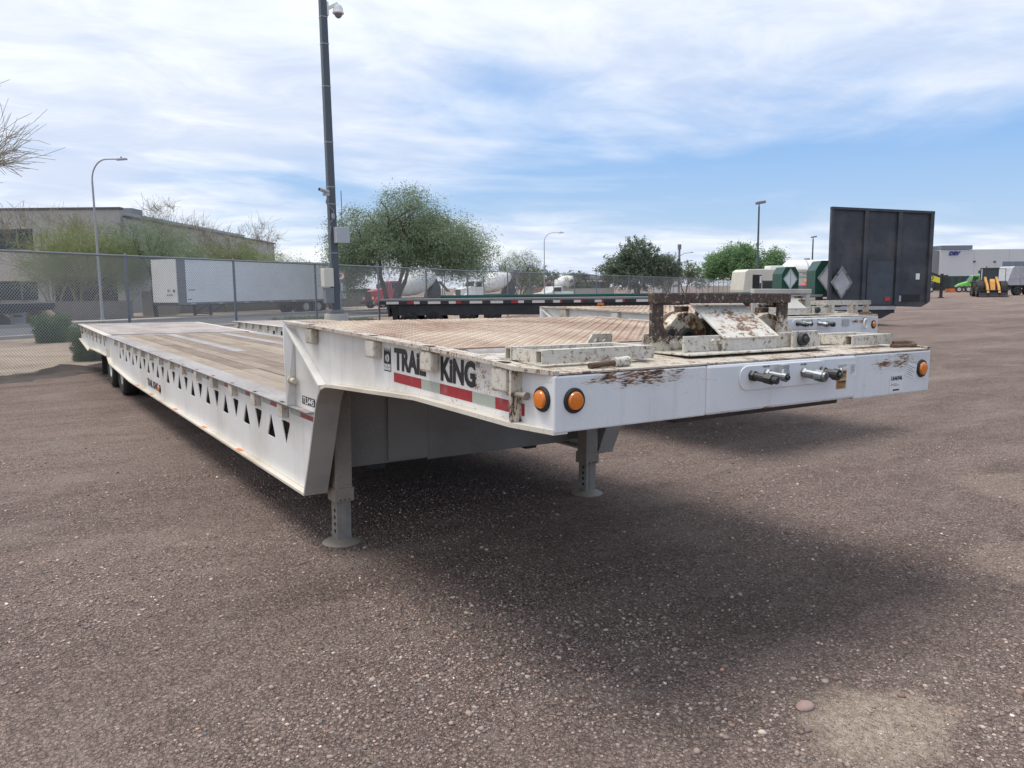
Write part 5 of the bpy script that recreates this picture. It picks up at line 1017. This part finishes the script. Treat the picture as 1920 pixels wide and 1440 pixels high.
def octagon(loc, rz, w_, h, label, z0):
    T = thing('green_bin', label, 'bin', loc, rz, 'green octagonal bins'); k = 0.27
    pts = [(-w_/2, z0), (w_/2, z0), (w_/2, z0+h*(1-k)), (w_*(0.5-k*0.8), z0+h), (-w_*(0.5-k*0.8), z0+h), (-w_/2, z0+h*(1-k))]
    MB().prism(pts, 'y', 0, 1.3).build('body', 'green_steel', T, bevel=0.01)
    zc = z0+h*0.52; d = [(0, zc-h*0.42), (w_*0.42, zc), (0, zc+h*0.42), (-w_*0.42, zc)]; di = [(x*0.86, zc+(z-zc)*0.86) for x, z in d]
    fr = MB(); n = 4
    for i in range(4):
        a, b_, c_, e = d[i], d[(i+1) % 4], di[(i+1) % 4], di[i]; fr.loft([(a[0], -0.03, a[1]), (b_[0], -0.03, b_[1]), (c_[0], -0.03, c_[1]), (e[0], -0.03, e[1])], [(a[0], -0.001, a[1]), (b_[0], -0.001, b_[1]), (c_[0], -0.001, c_[1]), (e[0], -0.001, e[1])])
    H = MB().prism(di, 'y', -0.014, -0.001).build('hatch', 'white_plain', T); fr.build('hatch_frame', 'silver_panel', H)
    MB().tube((0.0, -0.02, zc-h*0.3), (0.0, -0.02, zc+h*0.3), 0.008, n=6).build('hatch_bar', 'mid_grey', H)
    for i in range(4): m_ = ((d[i][0]+d[(i+1) % 4][0])/2, (d[i][1]+d[(i+1) % 4][1])/2); MB().box((m_[0]-0.03, -0.05, m_[1]-0.015), (m_[0]+0.03, -0.02, m_[1]+0.015)).build('latch', 'mid_grey', H)
    MB().box((-w_/2, 0.0, z0-1.0), (-w_/2+0.08, 1.3, z0-0.002)).build('stand', 'green_steel', T); MB().box((w_/2-0.08, 0.0, z0-1.0), (w_/2, 1.3, z0-0.002)).build('stand', 'green_steel', T)
octagon((28.85, 20.58, 0), AR, 0.78, 1.15, 'smaller green steel bin with white diamond hatch beside the camper', 1.25)
octagon((26.55, 17.05, 0), AR-0.1, 1.05, 1.45, 'larger green steel bin with white diamond hatch next to the black bulkhead', 1.1)
def bulkhead_trailer():
    T = thing('bulkhead_trailer', 'trailer with a tall black ribbed steel bulkhead across its front', 'trailer', (24.82, 15.89, 0), math.atan2(-0.484, 0.875))
    hb = MB().prism([(0, 0.78), (2.75, 0.74), (3.75, 0.70), (4.04, 0.86), (4.04, 4.28), (0, 4.46)], 'y', 0.0, 0.05).build('bulkhead', 'headboard_black', T)
    def tz(x): return 4.46-0.18*x/4.04
    for a, b_ in ((0.0, 0.10), (1.30, 1.44), (2.62, 2.78), (3.90, 4.04)): MB().box((a, -0.09, 0.80 if a < 3.5 else 0.9), (b_, -0.001, tz(b_)-0.07)).build('bulkhead_rib', 'headboard_black', hb)
    MB().loft([(0, -0.10, tz(0)-0.07), (4.04, -0.10, tz(4.04)-0.07), (4.04, 0.06, tz(4.04)-0.07), (0, 0.06, tz(0)-0.07)], [(0, -0.10, tz(0)+0.02), (4.04, -0.10, tz(4.04)+0.02), (4.04, 0.06, tz(4.04)+0.02), (0, 0.06, tz(0)+0.02)]).build('bulkhead_cap', 'headboard_black', hb)
    MB().box((1.52, -0.03, 0.82), (2.56, -0.001, 2.45)).build('smooth_panel', 'headboard_smooth', hb); MB().box((2.88, -0.02, 0.92), (3.66, -0.001, 1.18)).build('slot_plate', 'rubber', hb); MB().box((2.82, -0.04, 0.92), (2.9, -0.021, 1.15)).build('slot_cap', 'silver_panel', hb)
    MB().box((3.47, -0.012, 1.75), (3.62, -0.001, 1.98)).build('sticker', 'decal_white', hb); MB().box((2.25, -0.06, 0.95), (2.45, -0.031, 1.1)).build('tail_light', 'sign_red', hb)
    MB().box((0.0, 0.052, 0.48), (2.72, 12.5, 0.70)).build('deck', 'black_paint', T); MB().box((-0.01, -0.02, 0.62), (2.74, 0.048, 0.735)).build('deck_edge', 'silver_panel', T); MB().prism([(0.1, 0.478), (2.6, 0.478), (2.2, 0.28), (0.4, 0.28)], 'y', 0.06, 6).build('belly', 'black_paint', T)
    for x in (0.55, 2.15):
        MB().box((x, 0.5, 0.02), (x+0.12, 0.62, 0.479)).box((x-0.08, 0.42, 0.0), (x+0.2, 0.70, 0.03)).build('landing_leg', 'black_paint', T)
    for y in (9.5, 10.8):
        wheel(T, (0.05, y, 0.42), 0.42, 0.24, (-1, 0, 0), 'dark_grey', True); wheel(T, (2.67, y, 0.42), 0.42, 0.24, (1, 0, 0), 'dark_grey', True)
    # diamond hatch panel leaning on it
    d = Vector((0, 0)); w_, h, zc, xc = 0.84, 1.22, 1.66, 0.47; P4 = [(xc, zc-h/2), (xc+w_/2, zc), (xc, zc+h/2), (xc-w_/2, zc)]; P3 = [(xc+(x-xc)*0.84, zc+(z-zc)*0.84) for x, z in P4]
    H = MB().prism(P3, 'y', -0.13, -0.10).build('diamond_panel', 'silver_panel', T)
    for i in range(4):
        a, b_, c_, e = P4[i], P4[(i+1) % 4], P3[(i+1) % 4], P3[i]; MB().loft([(a[0], -0.16, a[1]), (b_[0], -0.16, b_[1]), (c_[0], -0.16, c_[1]), (e[0], -0.16, e[1])], [(a[0], -0.095, a[1]), (b_[0], -0.095, b_[1]), (c_[0], -0.095, c_[1]), (e[0], -0.095, e[1])]).build('panel_edge', 'mid_grey', H)
        m_ = ((a[0]+b_[0])/2, (a[1]+b_[1])/2); MB().box((m_[0]-0.05, -0.18, m_[1]-0.03), (m_[0]+0.05, -0.162, m_[1]+0.03)).build('latch', 'dark_grey', H)
bulkhead_trailer()
def mixer(name, label, loc, rz, cab, drum='drum_white', k=1.0):
    T = thing(name, label, 'mixer truck', loc, rz, 'concrete mixer trucks'); T.scale = (k, k, k)
    MB().box((-9.0, -0.45, 0.75), (0.1, 0.45, 1.05)).build('chassis', 'dark_grey', T)
    hood = MB().loft([(0.0, -0.62, 0.75), (0.0, 0.62, 0.75), (0.0, 0.58, 1.75), (0.0, -0.58, 1.75)], [(-1.7, -0.95, 0.75), (-1.7, 0.95, 0.75), (-1.7, 0.85, 2.05), (-1.7, -0.85, 2.05)]).build('hood', cab, T, bevel=0.06)
    g_ = MB().box((0.005, -0.50, 0.80), (0.06, 0.50, 1.68)).build('grille', 'chrome', T); MB().box((0.061, -0.42, 0.85), (0.075, 0.42, 1.60)).build('grille_mesh', 'dark_grey', g_)
    MB().box((0.05, -1.2, 0.45), (0.25, 1.2, 0.78)).build('bumper', 'chrome', T, bevel=0.03)
    cb = MB().loft([(-1.7, -1.05, 0.75), (-1.7, 1.05, 0.75), (-1.7, 1.05, 1.95), (-1.7, -1.05, 1.95)], [(-3.2, -1.05, 0.75), (-3.2, 1.05, 0.75), (-3.2, 1.05, 1.95), (-3.2, -1.05, 1.95)]).loft([(-1.72, -1.03, 1.95), (-1.72, 1.03, 1.95), (-3.2, 1.03, 1.95), (-3.2, -1.03, 1.95)], [(-2.05, -0.95, 2.75), (-2.05, 0.95, 2.75), (-3.2, 0.95, 2.8), (-3.2, -0.95, 2.8)]).build('cab', cab, T, bevel=0.04)
    MB().loft([(-1.735, -0.88, 2.02), (-1.735, 0.88, 2.02), (-2.0, 0.82, 2.65), (-2.0, -0.82, 2.65)], [(-1.70, -0.88, 2.02), (-1.70, 0.88, 2.02), (-1.965, 0.82, 2.65), (-1.965, -0.82, 2.65)]).build('windscreen', 'glass_dark', cb)
    for s in (-1, 1):
        MB().loft([(-2.1, s*1.045, 2.0), (-2.95, s*1.045, 2.0), (-2.95, s*0.985, 2.6), (-2.25, s*0.985, 2.6)], [(-2.1, s*1.06, 2.0), (-2.95, s*1.06, 2.0), (-2.95, s*1.0, 2.6), (-2.25, s*1.0, 2.6)]).build('side_window', 'glass_dark', cb)
        MB().prism([(0.0, 0.6), (-0.15, 1.0), (-0.5, 1.2), (-1.2, 1.2), (-1.6, 0.9), (-1.7, 0.6)], 'y', min(s*0.75, s*1.2), max(s*0.75, s*1.2)).build('fender', cab, T, bevel=0.04)
        MB().lathe([(0.14, 0), (0.13, 0.05)], (0.02, s*0.85, 1.05), (1, 0, 0), 14).build('headlight', 'decal_white', T); MB().box((-1.95, s*1.25-0.06, 1.95), (-1.85, s*1.25+0.06, 2.5)).build('mirror', 'chrome', T)
        wheel(T, (-0.9, s*1.2, 0.52), 0.52, 0.28, (0, s, 0), 'silver_panel')
        for x in (-5.6, -6.95, -8.3): wheel(T, (x, s*1.2, 0.52), 0.52, 0.5, (0, s, 0), 'silver_panel')
    MB().tube((-3.35, 0.9, 1.0), (-3.35, 0.9, 3.2), 0.09).build('exhaust', 'chrome', T)
    d = Vector((-1, 0, 0.28)); dr = MB().lathe([(0.35, 0), (0.75, 0.12), (0.98, 0.8), (1.22, 1.9), (1.25, 2.6), (1.12, 3.5), (0.80, 4.5), (0.52, 5.0), (0.45, 5.05)], (-3.55, 0, 1.95), d, 28).build('drum', drum, T, smooth=True)
    for a in (1.2, 3.2): MB().lathe([(1.06+0.14*(a > 2)-0.02*(a > 2), 0), (1.12+0.1*(a > 2), 0.0), (1.12+0.1*(a > 2), 0.07), (1.06+0.1*(a > 2), 0.07)], Vector((-3.55, 0, 1.95))+d.normalized()*a, d, 28, False).build('drum_band', drum, dr, smooth=True)
    MB().prism([(-7.4, 1.05), (-8.9, 1.05), (-8.9, 2.2), (-8.3, 3.1), (-8.1, 3.1)], 'y', -0.55, 0.55).build('rear_pedestal', 'dark_grey', T)
    MB().loft([(-8.6, -0.5, 3.3), (-9.5, -0.5, 3.3), (-9.5, 0.5, 3.3), (-8.6, 0.5, 3.3)], [(-8.5, -0.7, 4.1), (-9.8, -0.7, 4.1), (-9.8, 0.7, 4.1), (-8.5, 0.7, 4.1)]).build('hopper', 'mid_grey', T); MB().obox((-9.2, 0, 2.7), (-10.4, 0, 1.6), 0.5, 0.1).build('chute', 'mid_grey', T)
    MB().path([(-9.0, 0.7, 1.0), (-9.0, 0.75, 4.0)], 0.05).path([(-9.3, 0.7, 1.0), (-9.3, 0.75, 4.0)], 0.05).build('ladder', 'mid_grey', T)
mixer('mixer_truck', 'concrete mixer truck with red cab behind the big mesquite', (27.0, 64.3, -0.25), rad(190), 'red_cab', k=0.9)
mixer('mixer_truck', 'concrete mixer truck with white cab, second from the camera pole', (44.0, 77.6, -0.25), rad(188), 'white_plain', k=0.95)
mixer('mixer_truck', 'distant concrete mixer truck with orange cab behind a pale wall', (63.6, 90.2, -0.25), rad(172), 'orange_cab', k=0.86)
def suv():
    T = thing('parked_car', 'dark sport utility car parked beyond the road under the mesquite', 'car', (36.0, 90.4, -0.25), rad(160)); k = 1.0
    bd = MB().prism([(2.4, 0.4), (2.45, 0.9), (1.1, 1.1), (0.4, 1.75), (-2.2, 1.8), (-2.5, 1.1), (-2.5, 0.4)], 'y', -0.95, 0.95).build('body', 'black_paint', T, bevel=0.08)
    for s in (-1, 1):
        for a, b_ in ((0.95, -0.1), (-0.2, -1.1), (-1.2, -2.1)): MB().prism([(a, 1.12), (b_, 1.12), (b_, 1.62), (a-0.25 if a < 0.9 else 0.5, 1.62)], 'y', min(s*0.951, s*0.965), max(s*0.951, s*0.965)).build('window', 'glass_dark', bd)
        for x in (1.55, -1.6): wheel(T, (x, s*0.97, 0.38), 0.38, 0.25, (0, s, 0), 'silver_panel')
        MB().box((2.40, s*0.6-0.2, 0.75), (2.47, s*0.6+0.2, 0.92)).build('headlight', 'decal_white', bd)
suv()
T = thing('pickup_truck', 'white pickup with red grille half hidden behind the green trailer', 'pickup', (58.2, 78.0, -0.25), rad(190))
bd = MB().prism([(2.6, 0.45), (2.65, 1.0), (1.3, 1.15), (0.7, 1.8), (-0.6, 1.85), (-0.8, 1.15), (-2.8, 1.15), (-2.8, 0.45)], 'y', -0.97, 0.97).build('body', 'white_plain', T, bevel=0.06); MB().box((2.63, -0.6, 0.6), (2.70, 0.6, 0.95)).build('grille', 'sign_red', bd)
MB().prism([(1.12, 1.2), (-0.5, 1.2), (-0.45, 1.7), (0.75, 1.7)], 'y', -0.985, 0.985).build('window', 'glass_dark', bd)
for s in (-1, 1):
    for x in (1.7, -1.8): wheel(T, (x, s*0.98, 0.4), 0.4, 0.25, (0, s, 0), 'silver_panel')
def camper():
    T = thing('travel_trailer', 'old cream travel trailer with a dark open doorway', 'camper', (44.46, 36.29, 0), AR+0.15)
    bd = MB().prism([(0.1, 0.45), (0.0, 1.2), (0.15, 2.55), (0.4, 2.72), (6.0, 2.72), (6.2, 2.5), (6.25, 0.6), (6.1, 0.45)], 'y', 0, 2.3).build('body', 'cream', T, bevel=0.05)
    MB().box((0.72, -0.03, 0.6), (1.2, 0.0, 2.32)).build('doorway', 'rubber', bd); MB().box((1.2, -0.07, 0.55), (1.38, -0.02, 2.3)).build('open_door', 'dark_grey', bd); MB().box((1.24, -0.09, 1.7), (1.36, -0.071, 2.2)).build('door_window', 'decal_white', bd)  # first box: dark slab painting the shade inside the opening
    w_ = MB().box((1.5, -0.03, 1.3), (2.5, 0.0, 1.85)).build('window', 'glass_dark', bd); MB().box((1.46, -0.04, 1.26), (2.54, -0.005, 1.30)).box((1.46, -0.04, 1.85), (2.54, -0.005, 1.89)).build('window_frame', 'mid_grey', w_)
    for z in (2.45, 2.1, 1.05): MB().box((2.7, -0.02, z), (6.1, 0.0, z+0.05)).build('trim', 'mid_grey', bd)
    MB().box((2.4, 0.6, 2.72), (3.5, 1.6, 2.98)).build('roof_unit', 'white_plain', bd, bevel=0.05)
    for y in (0.1, 2.2): wheel(T, (3.6, y, 0.35), 0.35, 0.2, (0, -1 if y < 1 else 1, 0), 'silver_panel')
camper()
def tank():
    T = thing('tank_trailer', 'white cylindrical tank trailer left of the black bulkhead', 'tanker', (55.9, 41.2, 0), AR)
    MB().lathe([(0.03, -0.42), (0.45, -0.36), (0.85, -0.2), (1.08, 0.08), (1.15, 0.4), (1.15, 8.5), (1.0, 8.9), (0.5, 9.1)], (0.42, 1.2, 2.55), (1, 0, 0), 32).build('tank', 'white_plain', T, smooth=True)
    MB().lathe([(1.16, 0), (1.165, 0.01), (1.165, 0.12), (1.16, 0.13)], (1.9, 1.2, 2.55), (1, 0, 0), 32, False).build('band', 'decal_grey', T, smooth=True); MB().tube((2.2, 1.2, 3.6), (2.2, 1.2, 3.85), 0.25).build('hatch', 'galv', T)
    MB().box((0.4, 0.5, 1.2), (9, 1.9, 1.45)).build('frame', 'dark_grey', T)
    for x in (6.6, 7.9):
        for y in (0.05, 2.35): wheel(T, (x, y, 0.5), 0.5, 0.3, (0, -1 if y < 1 else 1, 0), 'silver_panel')
    for y in (0.5, 1.8): MB().box((1.2, y, 0), (1.34, y+0.14, 1.2)).build('landing_leg', 'dark_grey', T)
tank()
T = thing('towable_machine', 'pink and orange towable machine half hidden behind the raised rack', 'machine', (34.9, 24.3, 0), AR)
MB().box((0.35, 0, 0.9), (1.6, 1.5, 1.62)).build('body', 'pink_red', T, bevel=0.06); MB().box((0.55, 0.1, 1.622), (1.6, 1.3, 1.86)).build('hood', 'bright_orange', T, bevel=0.07); MB().box((-0.25, 0.1, 0.8), (0.2, 0.9, 1.55)).build('control_box', 'mid_grey', T, bevel=0.02)
MB().box((0.2, -0.05, 1.0), (0.85, 0.0, 1.04)).box((0.2, -0.05, 1.5), (0.85, 0.0, 1.54)).box((0.2, -0.05, 1.0), (0.24, 0.0, 1.54)).box((0.81, -0.05, 1.0), (0.85, 0.0, 1.54)).build('guard', 'dark_grey', T); MB().tube((0.9, 0.6, 1.86), (0.9, 0.6, 2.14), 0.04).box((0.2, 0.57, 2.13), (1.4, 0.63, 2.18)).build('tow_bar', 'mid_grey', T); MB().box((0.0, 0.2, 0.6), (1.7, 1.3, 0.79)).build('chassis', 'dark_grey', T)
for y in (-0.05, 1.5): wheel(T, (1.0, y, 0.35), 0.35, 0.2, (0, -1 if y < 1 else 1, 0), 'silver_panel')
def loader():
    T = thing('wheel_loader', 'yellow wheel loader with its cab door open on the far gravel', 'loader', (89.0, 40.0, 0.02), rad(214))
    # local x forward
    for s in (-1, 1):
        for x in (1.45, -1.45): wheel(T, (x, s*1.4, 0.85), 0.85, 0.62, (0, s, 0), 'dark_grey')
    MB().box((-2.9, -0.85, 0.75), (-0.3, 0.85, 1.85)).build('engine_hood', 'dark_grey', T, bevel=0.1); MB().box((0.0, -0.6, 0.6), (2.0, 0.6, 1.3)).build('front_frame', 'dark_grey', T, bevel=0.05)
    cb = MB().box((-0.9, -0.75, 1.2), (0.5, 0.75, 1.75)).box((-0.95, -0.8, 3.0), (0.6, 0.8, 3.12)).build('cab', 'dark_grey', T, bevel=0.03); MB().box((-0.85, -0.72, 1.751), (0.46, 0.72, 2.999)).build('cab_glass', 'glass_green', cb)
    for x in (-0.9, 0.45):
        for y in (-0.77, 0.69): MB().box((x, y, 1.74), (x+0.08, y+0.08, 3.0)).build('cab_pillar', 'dark_grey', cb)
    MB().obox((-0.3, 0.8, 1.5), (-0.3, 1.55, 1.5), 0.05, 0.06).obox((-0.3, 0.8, 3.0), (-0.3, 1.55, 3.0), 0.05, 0.06).obox((-0.3, 1.55, 1.5), (-0.3, 1.55, 3.0), 0.06, 0.05).build('open_door', 'dark_grey', cb)
    MB().tube((-0.2, -0.3, 3.12), (-0.2, -0.3, 3.3), 0.07).build('beacon', 'sign_red', cb); MB().box((0.35, -1.15, 2.5), (0.5, -0.9, 2.85)).build('mirror', 'dark_grey', cb)
    for s in (-1, 1): MB().prism([(0.5, 1.9), (0.75, 2.15), (2.6, 1.1), (3.2, 0.45), (2.9, 0.35), (2.2, 0.95)], 'y', s*0.52-0.11, s*0.52+0.11).build('lift_arm', 'machine_yellow', T, bevel=0.02)
    MB().prism([(1.1, 1.2), (1.6, 1.9), (2.0, 1.6), (2.5, 0.7), (2.3, 0.6)], 'y', -0.22, 0.22).build('bell_crank', 'machine_yellow', T); 
    MB().prism([(2.7, 0.1), (3.7, 0.05), (3.7, 0.1), (3.0, 0.2), (2.9, 0.5), (3.0, 0.72), (2.9, 0.75), (2.7, 0.5)], 'y', -1.3, 1.3).build('bucket', 'dark_steel', T)
    MB().box((-2.0, -1.62, 1.45), (-0.9, -0.9, 1.65)).build('fender', 'dark_grey', T); MB().box((-2.0, 0.9, 1.45), (-0.9, 1.62, 1.65)).build('fender', 'dark_grey', T)
loader()
def semi(name, label, loc, rz, mat):
    T = thing(name, label, 'truck', loc, rz)
    MB().loft([(0, -0.85, 0.6), (0, 0.85, 0.6), (-0.1, 0.75, 1.25), (-0.1, -0.75, 1.25)], [(-1.6, -1.0, 0.6), (-1.6, 1.0, 0.6), (-1.6, 0.9, 1.75), (-1.6, -0.9, 1.75)]).build('hood', mat, T, bevel=0.12)
    cb = MB().prism([(-1.6, 0.6), (-1.6, 1.75), (-2.2, 2.7), (-3.4, 2.8), (-3.4, 0.6)], 'y', -1.05, 1.05).build('cab', mat, T, bevel=0.08); MB().loft([(-1.64, -0.9, 1.8), (-1.64, 0.9, 1.8), (-2.15, 0.8, 2.6), (-2.15, -0.8, 2.6)], [(-1.58, -0.9, 1.8), (-1.58, 0.9, 1.8), (-2.09, 0.8, 2.6), (-2.09, -0.8, 2.6)]).build('windscreen', 'glass_dark', cb)
    for s in (-1, 1):
        MB().prism([(-2.05, 1.75), (-2.35, 2.5), (-3.0, 2.5), (-3.0, 1.75)], 'y', min(s*1.051, s*1.07), max(s*1.051, s*1.07)).build('side_window', 'glass_dark', cb); MB().box((-0.1, s*0.85-0.15, 0.85), (0.03, s*0.85+0.1, 1.1)).build('headlight', 'decal_white', T)
        wheel(T, (-1.0, s*1.15, 0.5), 0.5, 0.28, (0, s, 0), 'rim_white')
        for x in (-5.0, -6.3): wheel(T, (x, s*1.15, 0.5), 0.5, 0.5, (0, s, 0), 'rim_white')
    MB().box((0.0, -1.15, 0.3), (0.12, 1.15, 0.65)).build('bumper', 'mid_grey', T, bevel=0.04); MB().box((-7.0, -0.45, 0.6), (-0.1, 0.45, 0.85)).build('chassis', 'dark_grey', T)
semi('semi_truck', 'lime green semi truck far behind the wheel loader', (132.3, 65.3, 0), math.atan2(0.8, -0.6), 'lime_cab')
semi('semi_truck', 'dark semi truck glimpsed beside the yellow ramp panel', (124.5, 66.5, 0), math.atan2(0.9, -0.5), 'black_paint')
T = thing('ramp_trailer', 'black ramp trailer with a slanted yellow panel right of the bulkhead', 'trailer', (79.5, 41.3, 0), math.atan2(-0.95, 0.5))
MB().prism([(-3.5, 3.6), (-0.6, 2.95), (1.05, 2.25), (1.05, 1.5), (0.8, 1.45), (-0.6, 1.95), (-3.5, 2.2)], 'y', 0.06, 2.3).build('neck', 'black_paint', T); MB().prism([(-0.9, 2.75), (0.85, 2.08), (0.85, 1.52), (-0.9, 2.12)], 'y', 0.0, 0.058).build('side_panel', 'panel_yellow', T)
MB().lathe([(0.26, 0), (0.26, 0.01), (0.18, 0.01), (0.18, 0)], (0.0, -0.002, 2.12), (0, -1, 0), 18, False).build('emblem', 'green_steel', T)
MB().box((0.86, 0.3, 0.1), (1.16, 0.6, 2.5)).box((0.75, 0.2, 0.0), (1.3, 0.7, 0.1)).build('landing_leg', 'black_paint', T); MB().box((0.86, 1.8, 0.1), (1.16, 2.1, 2.5)).build('landing_leg', 'black_paint', T)
T = thing('grey_trailer', 'pale grey high-sided trailer cut off by the right edge', 'trailer', (97.3, 41.9, 0), math.atan2(-0.5, 0.85))
MB().prism([(0, 1.35), (0.6, 3.2), (0.9, 3.4), (9, 3.4), (9, 1.2), (0.4, 1.2)], 'y', 0, 2.5).build('body', 'silver_panel', T); MB().box((-0.9, 0.5, 0.85), (9, 2.0, 1.19)).build('frame', 'dark_grey', T)
for x in (1.4, 2.7): wheel(T, (x, 0.0, 0.52), 0.52, 0.5, (0, -1, 0), 'dark_grey')
for k in range(4): MB().box((1.6+k*1.6, -0.05, 1.25), (1.7+k*1.6, -0.001, 3.35)).build('side_post', 'silver_panel', T)
T = thing('yellow_machine', 'small yellow machine half hidden between loader and grey trailer', 'machine', (95.6, 43.6, 0), 0.3); MB().box((0, 0, 0.5), (2.0, 1.4, 1.3)).build('body', 'machine_yellow', T, bevel=0.08); MB().box((0.9, 0.1, 1.3), (2.0, 1.3, 1.6)).build('hood', 'machine_yellow', T, bevel=0.08); MB().path([(0.4, 0.2, 1.3), (0.4, 0.2, 2.3), (1.6, 0.2, 2.3), (1.6, 0.2, 1.6)], 0.05).path([(0.4, 1.2, 1.3), (0.4, 1.2, 2.3), (1.6, 1.2, 2.3)], 0.05).build('roll_cage', 'dark_grey', T)
for y in (-0.05, 1.45): wheel(T, (0.5, y, 0.4), 0.4, 0.25, (0, -1 if y < 1 else 1, 0), 'dark_grey')
T = thing('container', 'long dark green container low behind the lime green truck', 'container', (139.5, 73.5, 0), AR); MB().box((-4, 0, 0.1), (16, 2.4, 2.7)).build('body', 'green_steel', T)
for k in range(16): MB().box((-3.9+k*1.25, -0.06, 0.3), (-3.2+k*1.25, -0.001, 2.5)).build('corrugation', 'dark_grey', T)
T = thing('water_barrier', 'row of orange water-filled barriers on the ground by the lime green truck', 'barrier', (127.4, 64.4, 0), AR); 
for k in range(2): MB().prism([(-0.3, 0), (0.3, 0), (0.12, 0.7), (-0.12, 0.7)], 'x', k*1.3, k*1.3+1.25).build('barrier_segment', 'bright_orange', T)
# one odd stone and some scraps on the gravel
o = MB().ellip((0, 0, 0.006), (0.042, 0.03, 0.018), 14, 8).build('pink_stone', 'pink_rock', None, smooth=True, loc=(0.915, -0.405, 0)); tag(o, 'flat pinkish stone at the edge of the bare dirt patch', 'stone')
